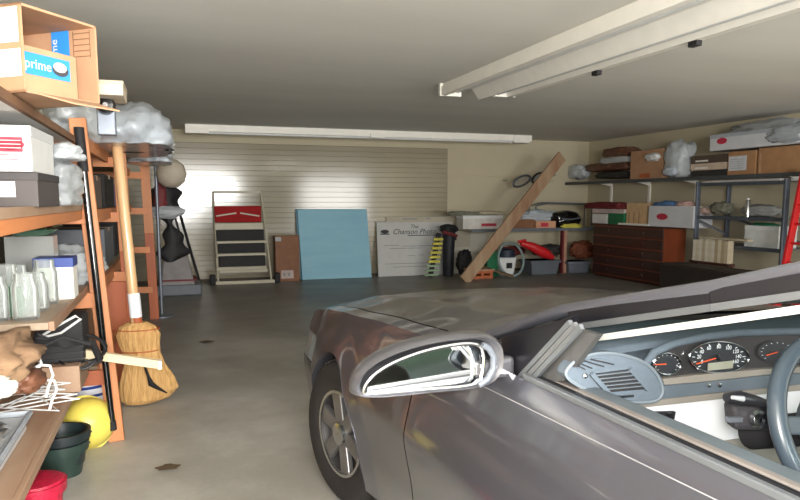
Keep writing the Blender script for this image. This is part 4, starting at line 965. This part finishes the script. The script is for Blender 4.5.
# front bumper wraps round the nose
def nose_pt(u, z, grow=0):
    # u 0..1 from left fender edge round the front to right
    a_ = PI*u; cs = math.cos(a_); sn = math.sin(a_)
    t = abs(sn)**.80
    Y = 3.50+(NOSE-3.50)*t
    w_ = hw(3.50, z)
    X = XC-math.copysign(abs(cs)**.42, cs)*w_
    d = zs(3.50)-z
    back = .10*max(0, (z-.5)/.3)**2+.05*max(0, (.32-z)/.15)**1.5
    Y -= back*t
    return V(X, Y+grow*t, z)
def top_z(u):
    Y = nose_pt(u, .62).y; return zs(Y)-.005
MB().grid(lambda u, v: nose_pt(u, ZR+(.53-ZR)*v), 80, 14).build('front_bumper', PAINT, car, smooth=True)
MB().grid(lambda u, v: nose_pt(.26+.48*u, .535+(top_z(.26+.48*u)-.535)*v), 50, 6).build('grille_panel', PAINT, car, smooth=True)
for (u0, u1) in ((.0, .255), (.745, 1)):
    hl = MB().grid(lambda u, v: nose_pt(u0+(u1-u0)*u, .535+.135*v, .004), 26, 6).build('headlight', LENS, car, smooth=True)
    MB().grid(lambda u, v: nose_pt(u0+(u1-u0)*u, .672+(top_z(u0+(u1-u0)*u)-.672)*v), 26, 6).build('nose_corner', PAINT, car, smooth=True)
MB().grid(lambda u, v: nose_pt(.36+.28*u, .62+.07*v, .008), 20, 2).build('grille', BLACK, car, smooth=True)
MB().grid(lambda u, v: nose_pt(.3+.4*u, .27+.1*v, .006), 20, 2).build('lower_grille', BLACK, car, smooth=True)
# bonnet surface (also the fender tops)
def hood(Y, f):   # f -1..1 across
    z = zs(Y); w_ = hw(Y, z)
    cr_ = (.065 if Y > 2 else .05)*(1-abs(f)**2.2)
    rd = .010*math.exp(-((abs(f)-.62)/.10)**2) if Y < 3.9 else 0
    return V(XC+f*w_, Y, z+cr_*min(1, max(.2, (NOSE+.1-Y)/.5))+rd)
yh0, yh1 = 1.86, 4.05
def hf(Y, f):
    p = hood(Y, f); return p
MB().grid(lambda u, v: hf(yh0+(yh1-yh0)*u - .16*(1-(2*v-1)**2)*0 , (2*v-1)*.905), 60, 48).build('bonnet', PAINTD, car, smooth=True)
for s in (-1, 1):
    MB().grid(lambda u, v: hf(yh0-.1+(yh1-yh0+.1)*u, s*(.915+.085*v)), 60, 4).build('fender_top', PAINT, car, smooth=True)
MB().grid(lambda u, v: hf(yh1+.008+(NOSE-yh1-.018)*u, (2*v-1)), 8, 40).build('nose_top', PAINT, car, smooth=True)
# dark channel below the shut line so that it reads
for s in (-1, 1):
    MB().grid(lambda u, v: hf(yh0+(yh1-yh0)*u, s*(.90+.03*v))-V(0,0,.012), 40, 1).build('shut_line_channel', BLACKM, car)
for Y in (.42, 2.02):
    for s in (-1, 1): MB().grid(lambda u, v: side(s, Y-.012+.024*v, ZR+(zs(Y)-ZR)*u)-V(s*.010,0,0), 30, 1).build('shut_line_channel', BLACKM, car)
# underbody, tail
MB().box(XC-HW+.08, XC+HW-.08, -.9, 3.6, .16, .22).build('floor_pan', BLACKM, car)
MB().grid(lambda u, v: V(XC+(2*v-1)*hw(TAIL+.02, ZR+(.86-ZR)*u), TAIL+.02-.06*(1-(2*v-1)**4), ZR+(.86-ZR)*u), 12, 20).build('rear_bumper', PAINT, car, smooth=True)
MB().grid(lambda u, v: hood(TAIL+.03+(.36)*u, (2*v-1)), 10, 24).build('boot_lid', PAINT, car, smooth=True)
for s in (-1, 1): MB().box(XC+s*.74-.12, XC+s*.74+.12, TAIL-.035, TAIL+.02, .66, .80).build('tail_lamp', mat('red_lens',(150,20,20),.15,coat=1), car, bevel=.02)
ALLOY = mat('worn_alloy', (132,130,130), .35, metal=.7); ALLOYD = mat('dark_alloy', (70,68,68), .5, metal=.5)
# ---- wheels
def wheel(cx, cy, steer, sgn):
    q = Matrix.Rotation(steer, 3, 'Z'); c = V(cx, cy, .33)
    t_ = MB()
    def xf(mb): 
        mb.v = [c+q @ Vector((v.x*sgn, v.y, v.z)) for v in mb.v]; return mb
    # profile around local -x axis: outer face at x<0
    prof = [(.190,-.090),(.215,-.104),(.29,-.108),(.315,-.09),(.328,-.06),(.33,0),(.328,.06),(.31,.095),(.20,.10)]
    mb = MB(); mb.lathe((0,0,0), prof, 48, axis=(1,0,0)); mb.f = [f for f in mb.f if len(f) == 4]; mb.mi = [0]*len(mb.f)
    ty = xf(mb).build('tyre', RUBBER, car, smooth=True)
    mb = MB()
    for i in range(60):
        a_ = 2*PI*i/60; u = V(0, math.cos(a_), math.sin(a_)); mb.bar(u*.331+V(-.075,0,0), u*.331+V(.075,0,0), .016, .008, up=u)
    xf(mb).build('tread_blocks', RUBBER, ty)
    mb = MB(); mb.lathe((0,0,0), [(.194,-.095),(.190,-.082),(.182,-.03),(.17,.06),(.0,.07)], 48, axis=(1,0,0)); rim = xf(mb).build('rim', ALLOYD, car, smooth=True)
    mb = MB(); mb.lathe((0,0,0), [(.184,-.098),(.197,-.099),(.197,-.086),(.184,-.086)], 48, axis=(1,0,0)); xf(mb).build('rim_lip', ALU, rim, smooth=True)
    xf(MB().lathe((0,0,0), [(.17,.0),(.0,.0)], 32, axis=(1,0,0))).build('brake_disc', BLACKM, rim)
    for i in range(6):
        a_ = 2*PI*i/6+.3; u = V(0, math.cos(a_), math.sin(a_)); w_ = V(0, -math.sin(a_), math.cos(a_))
        mb = MB(); pts = [u*.03-w_*.034+V(-.088,0,0), u*.03+w_*.034+V(-.088,0,0), u*.187+w_*.040+V(-.092,0,0), u*.187-w_*.040+V(-.092,0,0)]
        mb.hexa([p+V(.03,0,0) for p in pts]+pts); xf(mb).build('spoke', ALLOY, rim, bevel=.006)
    xf(MB().lathe((0,0,0), [(.055,-.085),(.05,-.104),(.02,-.108),(0,-.108)], 24, axis=(1,0,0))).build('hub_cap', CHROME, rim, smooth=True)
wheel(.815, WF, R(13), 1); wheel(XC*2-.815, WF, R(13), -1); wheel(.835, WR, 0, 1); wheel(XC*2-.835, WR, 0, -1)
# ---- pillars, roof, glass.  Side frames measured in the plane of the window
XP = .94
def pil(px, py, X=XP): return PX(px, py, X)
TOPY, TOPZ = .52, 1.415
P0 = pil(489,333,.83); P1 = pil(560,309,.87); P2_ = pil(700,287.5,.90); P3 = pil(800,266.5,.94)
def mir(p): return V(2*XC-p.x, p.y, p.z)
roofL = [P0, P1, P2_, P3]
d_ = (P3-P2_).normalized(); 
ext = [V(.965,.64,P3.z+.047), V(.985,.42,P3.z+.09), V(.99,.1,P3.z+.12), V(.99,-.35,P3.z+.10), V(.95,-.8,P3.z-.02), V(.90,-1.05,.97)]
for f_, nm in ((lambda p: p, 'l'), (mir, 'r')):
    pts = [f_(p) for p in roofL+ext]
    mb = MB()
    # flattened bar following the pillar and roof rail
    for a, b in zip(pts, pts[1:]): pass
    n = len(pts); rings = []
    for i, p in enumerate(pts):
        d = (pts[min(i+1,n-1)]-pts[max(i-1,0)]).normalized(); sx = d.cross(V(0,0,1)).normalized(); up = sx.cross(d)
        w_, h_ = (.018, .016) if i < 5 else (.03, .018)
        rings.append([p+sx*w_*math.cos(a_)+up*h_*math.sin(a_) for a_ in [2*PI*k/12 for k in range(12)]])
    mb.add([v for r in rings for v in r], [(i*12+k, i*12+(k+1) % 12, (i+1)*12+(k+1) % 12, (i+1)*12+k) for i in range(n-1) for k in range(12)])
    mb.build('roof_pillar', PAINT, car, smooth=True)
    # dark gasket beneath, grey frame beneath that, pale inner trim
    o_ = 1 if nm == 'l' else -1
    G_ = [pil(566,318,.865), pil(700,298.5,.895), pil(800,281,.93)]; G_ += [V(.95,.66,P3.z+.015), V(.965,.44,P3.z+.055)]
    gp = [f_(p) for p in G_]; mb = MB()
    for a, b in zip(gp, gp[1:]): mb.bar(a, b, .02, .036)
    mb.build('pillar_gasket', GASKET, car)
    F_ = [pil(572,325,.86), pil(700,306,.89), pil(800,291.5,.925), V(.94,.66,P3.z-.015), V(.955,.44,P3.z+.02)]
    fp = [f_(p) for p in F_]; mb = MB()
    for a, b in zip(fp, fp[1:]): mb.bar(a, b, .022, .013)
    mb.build('window_frame', mat('dim_frame',(78,80,82),.4), car)
    I_ = [pil(582,338,.92), pil(700,321,.95), pil(800,306,.98), V(.98,.64,P3.z-.0), V(.99,.44,P3.z+.03)]
    ip = [f_(p) for p in I_]; mb = MB()
    for k, (a, b) in enumerate(zip(ip, ip[1:])): mb.bar(a, b, .012, .014)
    mb.build('inner_pillar_trim', mat('bright_pillar_trim',(196,195,188),.6), car)
roofR = [mir(p) for p in roofL]; extR = [mir(p) for p in ext]
def along(pts, t):
    k = t*(len(pts)-1); i = min(int(k), len(pts)-2); return pts[i].lerp(pts[i+1], k-i)
def ws(u, v):
    a = along(roofL+ext[:2], u); b = mir(a); p = a.lerp(b, v); bow = 1-(2*v-1)**2
    return p+V(0, .16*bow*(1-u*.6), .035*bow*(.3+u))
MB().grid(ws, 20, 24).build('windscreen', WGLASS, car, smooth=True)
def rf(u, v):
    a = along(ext[1:4], u); b = mir(a); p = a.lerp(b, v); return p+V(0,.064*(1-(2*v-1)**2)*(1-u),.05*(1-(2*v-1)**2)+.005)
MB().grid(rf, 12, 24).build('roof', PAINT, car, smooth=True)
MB().grid(lambda u, v: rf(u,v)-V(0,0,.03), 12, 24).build('headliner', SEATF, car, smooth=True)
MB().grid(lambda u, v: along(ext[3:], u).lerp(mir(along(ext[3:], u)), v)+V(0,-.05*(1-(2*v-1)**2),.045*(1-(2*v-1)**2)*(1-u)), 8, 20).build('rear_window', WGLASS, car, smooth=True)
for s in (0, 1):
    f_ = (lambda p: p) if s == 0 else mir
    MB().bar(f_(V(.84,.40,.95)), f_(V(.965,.34,P3.z+.11)), .05, .07, up=(0,1,0)).build('centre_pillar', GASKET, car)
    MB().add([f_(V(.84,.38,.965)), f_(V(.84,-.62,.965)), f_(V(.955,-.62,P3.z+.0)), f_(V(.975,-.3,P3.z+.09)), f_(V(.975,.32,P3.z+.10))], [(0,1,2,3,4)]).build('rear_side_window', WGLASS, car)
# cowl between bonnet and windscreen
MB().grid(lambda u, v: hood(1.68+.19*u, (2*v-1)*.93)-V(0,0,.01), 3, 30).build('cowl', BLACKM, car, smooth=True)
wq = [hood(1.84, -.55)+V(0,0,.015), hood(1.88, .0)+V(0,-.0,.02)]
MB().tube([wq[0]+V(-.02,0,0), wq[0].lerp(wq[1],.5)+V(0,0,.01), wq[1]], .008, 6).build('wiper', BLACK, car)
# ---- sill (belt) trims of the near door
a = pil(523,378,.855); b = pil(785,500,.855)
def belt(name, pts, w_, h_, m_, f_=lambda p: p):
    mb = MB(); pts = [f_(p) for p in pts]
    for p, q_ in zip(pts, pts[1:]): mb.bar(p, q_, w_, h_)
    return mb.build(name, m_, car, bevel=.003)
zb2 = .966
for f_ in (lambda p: p, mir):
    belt('belt_trim', [V(.786,1.43,zb2-.003), V(.786,.44,zb2-.002)], .016, .014, TRIMG, f_)
    belt('belt_rubber', [V(.801,1.43,zb2-.001), V(.801,.44,zb2)], .014, .012, GASKET, f_)
    belt('belt_trim', [V(.818,1.42,zb2), V(.818,.44,zb2+.001)], .018, .014, mat('taupe_belt',(112,106,102),.5), f_)
    belt('window_channel', [V(.848,1.40,zb2-.002), V(.848,.44,zb2-.001)], .042, .014, mat('slate_channel',(84,92,98),.45), f_)
    belt('belt_rubber', [V(.874,1.36,zb2-.004), V(.874,.44,zb2-.004)], .012, .010, GASKET, f_)
    MB().hexa([f_(V(*p)) for p in ((.86,.44,.3),(.89,.44,.3),(.89,1.6,.3),(.86,1.6,.3),(.865,.44,.958),(.885,.44,.958),(.885,1.34,.958),(.865,1.34,.958))]).build('door_card', DASHL, car)
    # thin pressed crease along the door
ca = PX(480,382,.765); cb_ = PX(700,497,.765)
def crz(y): return ca.z+(cb_.z-ca.z)*(y-ca.y)/(cb_.y-ca.y)
MB().tube([side(-1, y, crz(y))-V(.0005,0,0) for y in rng(ca.y+.25, .45, 30)], .0013, 6).build('door_crease', mat('crease_highlight',(150,150,154),.5,metal=.2), car, smooth=True)
# ---- sail panel & quarter frame at the front corner of the window
def Q(px, py, X): return PX(px, py, X)
XQ = .800
MB().prism([Q(497,336,XQ), Q(566,314,XQ), Q(522,376,XQ), Q(503,374,XQ)], (.02,0,0)).build('sail_panel', GASKET, car, bevel=.003)
for (a_, b_, w_, m_) in (((514,377),(563,321),.008,TRIMG),((520,378),(568,323),.007,mat('mid_frame',(96,98,100),.4)),((526,379),(573,325),.008,TRIMG)):
    MB().bar(Q(*a_,XQ-.004), Q(*b_,XQ-.004), .012, w_*1.2, up=(1,0,0)).build('window_channel', m_, car)
MB().prism([Q(531,378,.805), Q(572,328,.805), Q(588,333,.81), Q(556,379,.805)], (.015,0,0)).build('quarter_trim', mat('charcoal_trim',(66,66,66),.5), car)
# ---- door mirror
YM = 1.50
def M_(px, py, dy=0): return PY(px, py, YM+dy)
outer = [(350,391),(349,384),(354,372),(366,361),(385,351),(410,342),(440,336),(470,333),(488,334),(497,341),(500,352),(499,366),(492,378),(480,384),(460,387),(430,389),(400,392),(375,394),(358,394)]
def sm(pts, n=3):
    for _ in range(n):
        q_ = []
        for i in range(len(pts)):
            a, b = pts[i], pts[(i+1) % len(pts)]; q_ += [(a[0]*.75+b[0]*.25, a[1]*.75+b[1]*.25), (a[0]*.25+b[0]*.75, a[1]*.25+b[1]*.75)]
        pts = q_
    return pts
oo = sm(outer, 2); co = V(0,0,0)
ow = [M_(*p) for p in oo]; cen = sum(ow, V(0,0,0))/len(ow)
dm = thing('x', (0,0,0), '', '') if False else None
def ringset(defs, name, m_, cap0=False, cap1=False, par=car):
    mb = MB(); n = len(ow); vs = []
    for (sc, dy, insx) in defs: vs += [cen+V((p.x-cen.x)*sc+insx, dy, (p.z-cen.z)*(sc-(1-sc)*.4)) for p in ow]
    fs = [(i*n+k, i*n+(k+1) % n, (i+1)*n+(k+1) % n, (i+1)*n+k) for i in range(len(defs)-1) for k in range(n)]
    if cap0: fs.append(tuple(range(n)))
    if cap1: fs.append(tuple(range((len(defs)-1)*n, len(defs)*n)))
    return mb.add(vs, fs).build(name, m_, par, smooth=True)
mh = ringset([(.93,-.004,0),(.97,-.010,0),(1.0,.0,0),(1.02,.02,0),(1.0,.07,.01),(.9,.11,.02),(.65,.14,.03),(.3,.15,.04)], 'mirror_housing', mat('mirror_shell',(96,96,101),.3,metal=.5,coat=.6), False, True)
ringset([(.93,-.004,0),(.90,.008,0),(.88,.02,0)], 'mirror_bezel', mat('mirror_bezel',(96,96,100),.4), False, False, mh)
# bright oval ring seen at the inboard end of the mirror, as moulded plastic
glass = sm([(359,390),(362,380),(374,368),(395,357),(425,347),(460,341),(476,343),(480,352),(479,368),(476,380),(462,384),(430,386),(390,389),(366,391)], 2)
gw = [PY(px, py, YM+.012) for px, py in glass]; gc = sum(gw, V(0,0,0))/len(gw)
rot = Matrix.Rotation(R(4), 3, 'Z') @ Matrix.Rotation(R(-9), 3, 'X')
mb = MB().add([gc+rot @ (p-gc)*.985 for p in gw], [tuple(range(len(gw)))]); mb.build('mirror_glass', MIRROR, mh)
mb = MB(); gi = [PY(px, py, YM-.004) for px, py in glass]; mb.tube(gi, .0045, 6, closed=True); mb.build('mirror_rim', CHROME, mh, smooth=True)
mb = MB(); pr = [PY(px, py, YM-.014) for px, py in ((478,343),(484,346),(489,354),(489,366),(483,377),(474,383))]; mb.tube(pr, .008, 8); mb.build('bright_edge', GREY, mh, smooth=True)
MB().hexa([V(.70,1.50,.94),V(.80,1.50,.94),V(.80,1.60,.94),V(.70,1.58,.94),V(.70,1.50,.985),V(.80,1.50,.995),V(.80,1.60,.99),V(.70,1.58,.98)]).build('mirror_arm', mat('mirror_shell',(96,96,101)), mh, bevel=.012)
# ---- dashboard
XI0, XI1 = .875, 2*XC-.875
ZDT = PY(730,332,1.36).z-.012
def dsec(u, v):   # cross-section sweep: v along section, u across
    X = XI0+(XI1-XI0)*u
    sec = [(1.80,.955),(1.66,ZDT-.02),(1.52,ZDT-.003),(1.42,ZDT-.004),(1.385,ZDT-.012),(1.375,ZDT-.025),(1.40,ZDT-.045),(1.42,ZDT-.09),(1.38,ZDT-.14),(1.38,.76),(1.46,.60),(1.5,.5)]
    k = v*(len(sec)-1); i = min(int(k), len(sec)-2); f = k-i; y = sec[i][0]*(1-f)+sec[i+1][0]*f; z = sec[i][1]*(1-f)+sec[i+1][1]*f
    hump = math.exp(-((X-1.25)/.24)**4)
    if i < 6: z += .016*hump*(1 if i > 0 else 0); y -= .012*hump
    if u < .06: z -= .03*(1-u/.06) if i < 6 else 0
    return V(X, y, z)
dash = MB().grid(dsec, 80, 44).build('dashboard', DASH, car, smooth=True)
# instrument binnacle, facing the driver and tilted up a little
YD = 1.345
def D_(px, py, dy=0): return PY(px, py, YD+dy)
clus = [(645,360),(652,349),(672,342),(700,337.5),(730,335),(765,334),(815,334),(822,345),(820,362),(795,366),(760,367.5),(720,370.5),(685,374),(662,377),(653,371)]
cw = [D_(*p) for p in sm(clus, 1)]
# hood lip as a tube, recessed dark panel
cl = MB().add(cw, [tuple(range(len(cw)))]).build('instrument_panel', mat('cluster_black',(52,50,52),.3,coat=.3), dash)
hd = [D_(px, py, -.012) for px, py in ((640,363),(648,352),(668,343),(700,336),(735,332.5),(775,331.5),(820,331))]
MB().tube(hd, .010, 10).build('binnacle_lip', DASH, dash, smooth=True)
mb = MB(); mb.add([D_(640,362,-.01), D_(655,380,-.01), D_(660,378,-.004), D_(650,360,-.004)], [(0,1,2,3)])
def dial(cx, cy, rx, ry, name, full=True):
    ring = [D_(cx+rx*math.cos(2*PI*i/40), cy+ry*math.sin(2*PI*i/40), -.010) for i in range(40)]
    d = MB().add([p+V(0,.004,0) for p in ring], [tuple(range(40))]).build(name, mat('dial_face',(44,46,50),.35), cl)
    if full: MB().tube(ring, .0028, 6, closed=True).build('chrome_ring', CHROME, d, smooth=True)
    mb = MB()
    a0, a1 = R(140), R(400)
    for i in range(13):
        a_ = a0+(a1-a0)*i/12
        mb.add([D_(cx+rx*r_*math.cos(a_+e), cy+ry*r_*math.sin(a_+e), -.0105) for r_, e in ((.90,-.02),(.90,.02),(.80,.02),(.80,-.02))], [(0,1,2,3)])
    mb.build('dial_marks', MARKS, d); return d
sp = dial(715,357,30.5,15.6,'speedometer')
mb = MB(); 
for i in range(9):
    a_ = R(150)+R(240)*i/8; px, py = 715+30.5*.66*math.cos(a_), 356+15.6*.64*math.sin(a_)
    s_ = str(i*20); q_ = D_(px, py, -.0115); text_mb(mb, s_, q_+V(-.004*len(s_),0,-.004), (1,0,0), (0,0,1), .0135, .001)
mb.build('speed_numbers', MARKS, sp)
MB().bar(D_(712,357.5,-.013), D_(692,363,-.013), .002, .0035, up=(0,1,0)).build('needle', NEEDLE, sp)
MB().lathe(D_(714,357,-.013), [(.008,0),(.007,.004),(0,.005)], 16, axis=(0,-1,0)).build('needle_hub', BLACK, sp)
a = D_(704,362.5,-.012); b = D_(729,367.5,-.012); MB().box(a.x,b.x,a.y-.001,a.y+.001,b.z,a.z).build('display', mat('lcd_grey',(146,146,132),.3), sp)
tc_ = dial(662,363,14,10.5,'rev_counter'); MB().bar(D_(661,363,-.013), D_(650,363.5,-.013), .002, .003, up=(0,1,0)).build('needle', NEEDLE, tc_)
fg = dial(775,352,19,11,'fuel_gauge', False); MB().bar(D_(775,352,-.013), D_(764,355,-.013), .002, .003, up=(0,1,0)).build('needle', NEEDLE, fg)
# taupe strip under the cluster, ledge, small buttons
def strip(pts, name, m_, th=.006, dy=0, par=dash):
    return MB().prism([D_(*p, dy) for p in pts], (0,th,0)).build(name, m_, par, bevel=.001)
strip([(658,378),(690,374.5),(760,369),(815,366),(815,374),(760,377),(700,382),(666,386),(660,384)], 'taupe_trim', DASHL, .02, -.014)
strip([(640,402),(645,386),(700,382),(770,375),(815,373),(815,383),(760,388),(700,393),(650,400)], 'lower_ledge', mat('slate_ledge',(92,102,112),.5), .03, -.025)
for px in (704,715): 
    MB().lathe(D_(px,384.3,-.03), [(.006,0),(.005,.004),(0,.005)], 12, axis=(0,-1,0)).build('button', CHROME, dash)
strip([(560,392),(600,402),(640,400),(700,394),(760,388.5),(820,383),(820,389),(760,394),(700,400),(640,406),(600,408)], 'taupe_trim', DASHL, .03, -.03)
# pale knee panel
strip([(590,400),(640,405),(700,399),(770,392),(820,388),(820,440),(770,436),(735,438),(710,441),(680,436),(640,425),(600,412)], 'knee_panel', DASHW, .03, -.02)
strip([(643,411),(671,410.5),(669,421),(655,424),(640,417)], 'switch_panel', BLACKM, .01, -.03)
for px, py in ((649,414.5),(658,415),(665,414)): strip([(px-2.6,py-2),(px+2.6,py-2.2),(px+2.2,py+2.8),(px-2.6,py+2.8)], 'switch', BLACK, .006, -.036)
strip([(600,412),(640,425),(680,436),(710,441),(735,438),(820,440),(860,520),(700,520),(600,480)], 'lower_dash', mat('taupe_lower',(150,144,136),.7), .02, -.005)
# end vent pod
YV = 1.265
def E_(px, py, dy=0): return PY(px, py, YV+dy)
pod = sm([(555,374),(562,362),(576,354),(597,350.5),(620,354),(640,362),(652,375),(657,390),(650,400),(628,401),(600,398),(578,388)], 2)
pp = [E_(*p) for p in pod]; vp = MB().prism(pp, (0,.035,0)).build('vent_pod', DASH, dash, bevel=.004)
MB().tube([p+V(0,-.002,0) for p in pp], .004, 6, closed=True).build('pod_edge', mat('pod_edge',(104,114,122),.6), vp, smooth=True)
u_ = sm([(567,367),(577,359),(590,356.5),(604,359),(611,364),(598,367),(580,368.5)], 1)
gr = MB().prism([E_(*p, -.003) for p in u_], (0,.006,0)).build('defroster_grille', DASH, vp)
for i in range(4):
    a = E_(*((570,364),(572.5,361.6),(577,359.2),(583.5,357.6))[i], -.006); b = E_(*((577,367.3),(584,366.4),(596,364.8),(606,362.8))[i], -.006); MB().bar(a, b, .0026, .005, up=(0,1,0)).build('slot', BLACKM, gr)
lq = [(584,372.5),(622,368),(630,376),(640,387.5),(600,390.5),(590,381)]
vt = MB().prism([E_(*p, -.003) for p in lq], (0,.008,0)).build('air_vent', BLACKM, vp)
for i in range(5):
    t = (i+.35)/5; a = E_(585+15*t, 372.5+17*t, -.007); b = E_(623+16*t, 368.5+18*t, -.007); MB().bar(a, b, .0024, .006, up=(0,1,0)).build('slat', mat('vent_slat',(92,100,108),.6), vt)
MB().bar(E_(584,372,-.008), E_(601,391,-.008), .01,.006, up=(0,1,0)).build('vent_frame', DASH, vt); MB().bar(E_(623,367.5,-.008), E_(641,388,-.008), .01,.006, up=(0,1,0)).build('vent_frame', DASH, vt)
MB().lathe(E_(578,374,-.006), [(.006,0),(0,.004)], 12, axis=(0,-1,0)).build('knob', CHROME, vp)
MB().bar(E_(608,395,-.006), E_(626,394,-.006), .005,.005).build('thumb_wheel', CHROME, vp)
# ---- steering wheel, column, stalk
WC = V(1.232, .96, .940); WRAD = .170; wn = V(0,-1,.42).normalized(); wx = V(1,0,0); wy_ = wn.cross(wx)
sw = MB().tube([WC+wx*WRAD*math.cos(2*PI*i/64)+wy_*WRAD*math.sin(2*PI*i/64) for i in range(64)], .0175, 16, closed=True).build('steering_wheel', WHEELB, car, smooth=True)
mb = MB().lathe(WC-wn*.03, [(0,.03),(.05,.028),(.075,.015),(.08,0),(.07,-.02),(0,-.02)], 28, axis=wn); mb.build('hub', mat('hub_grey',(70,78,86),.5), sw, smooth=True)
for ang in (0.1, PI-.1, -PI/2+.35, -PI/2-.35):
    u = wx*math.cos(ang)+wy_*math.sin(ang); MB().bar(WC+u*.05-wn*.02, WC+u*(WRAD-.005), .035, .014, up=wn).build('spoke', mat('hub_grey',(70,78,86)), sw, bevel=.004)
MB().tube([WC-wn*.05, WC-wn*.24], .035, 16).build('steering_column', BLACKM, car, smooth=True)
YC_ = 1.10
def C_(px, py, dy=0): return PY(px, py, YC_+dy)
sh = MB().prism([C_(724,405), C_(765,402), C_(775,432), C_(726,430)], (.02,.05,-.0)).build('column_shroud', mat('shroud_grey',(62,60,64),.5), car, bevel=.012)
MB().tube([C_(716,396,-.03), C_(730,397,-.03), C_(748,400,-.03), C_(772,410,-.02)], .014, 12, rs=[.009,.0155,.011,.010]).build('stalk', mat('stalk_black',(40,40,44),.3), sh, smooth=True)
MB().tube([C_(722,396,-.044), C_(733,397.5,-.044)], .008, 10, rs=[.004,.006]).build('stalk_tip', LGREY, sh, smooth=True)
MB().lathe(C_(750,418,-.012), [(.020,0),(.018,.012),(.008,.014),(0,.012)], 20, axis=(-.3,-1,.1)).build('ignition_lock', CHROME, sh, smooth=True)
MB().bar(C_(718,418,-.01), C_(732,418,-.01), .010,.010).build('lever', GREY, sh)
# ---- seats
for sx_ in (XC-.40, XC+.40):
    st_ = MB().blob((sx_, .15, .50), (.30,.30,.14), 3, .04, 1.5, None, 4, .5).build('seat_cushion', SEATF, car, smooth=True)
    MB().blob((sx_, -.22, .80), (.28,.12,.36), 4, .04, 1.5, None, 4, .5).build('seat_back', SEATF, st_, smooth=True)
MB().box(XC-.72, XC+.72, -.75, -.55, .35, .93).build('rear_seat', SEATF, car, bevel=.04)
MB().box(XC-.12, XC+.12, .2, 1.5, .22, .55).build('centre_console', DASH, car, bevel=.03)

car.rotation_euler = (0,0,R(1.5))
# ================================================================ LIGHT
w = bpy.data.worlds.new('world'); bpy.context.scene.world = w; w.use_nodes = True
bg = w.node_tree.nodes['Background']; bg.inputs[0].default_value = (.86,.92,1,1); bg.inputs[1].default_value = 4.6
def area(name, loc, rot, sx, sy, e, c=(1,1,1)):
    l = bpy.data.lights.new(name, 'AREA'); l.shape = 'RECTANGLE'; l.size = sx; l.size_y = sy; l.energy = e; l.color = c
    o = bpy.data.objects.new(name, l); col.objects.link(o); o.location = loc; o.rotation_euler = rot; return o
# daylight from the open garage doors behind the camera
area('daylight_left', (1.1, -2.9, 1.55), (R(90),0,0), 2.6, 1.5, 560, (1,.98,.95))
area('daylight_right', (6.2, -2.9, 1.3), (R(90),0,0), 2.6, 2.0, 200, (1,.98,.95))
struct('ground', MB().box(-30, 30, -30, BY, -.12, -.01), mat('driveway', (186,184,178), .8))
mb = MB(); rh_ = random.Random(2)  # unseen foliage row, added so the car mirror reflects something darker
for i in range(9): mb.blob((-16+i*4.2, -17+rh_.uniform(-1,1), 1.2), (2.8,1.6,2.0+rh_.uniform(0,.8)), i, .3, 2.5, 0, 3)
tag(mb.build('unseen_hedge', mat('hedge_leaves', (52,70,40), .8, var=.4, scale=6), smooth=True), 'dark green foliage out of view outside the garage, added to darken reflections', 'unseen_hedge')
# the photographer's flash
l = bpy.data.lights.new('flash', 'AREA'); l.shape = 'DISK'; l.size = .25; l.energy = 68; l.color = (1,.97,.92)
o = bpy.data.objects.new('flash', l); col.objects.link(o); o.location = EYE+UPV*.08-FWD*.1; o.rotation_euler = cam.matrix_world.to_euler()
sc = bpy.context.scene
sc.view_settings.view_transform = 'Standard'; sc.view_settings.exposure = 0.1
sc.cycles.max_bounces = 8; sc.cycles.transparent_max_bounces = 24
for m_ in [x for x in bpy.data.objects if '_w' in x]: del m_['_w']
for m_ in [x for x in bpy.data.objects if 'ux' in x]: del m_['ux']
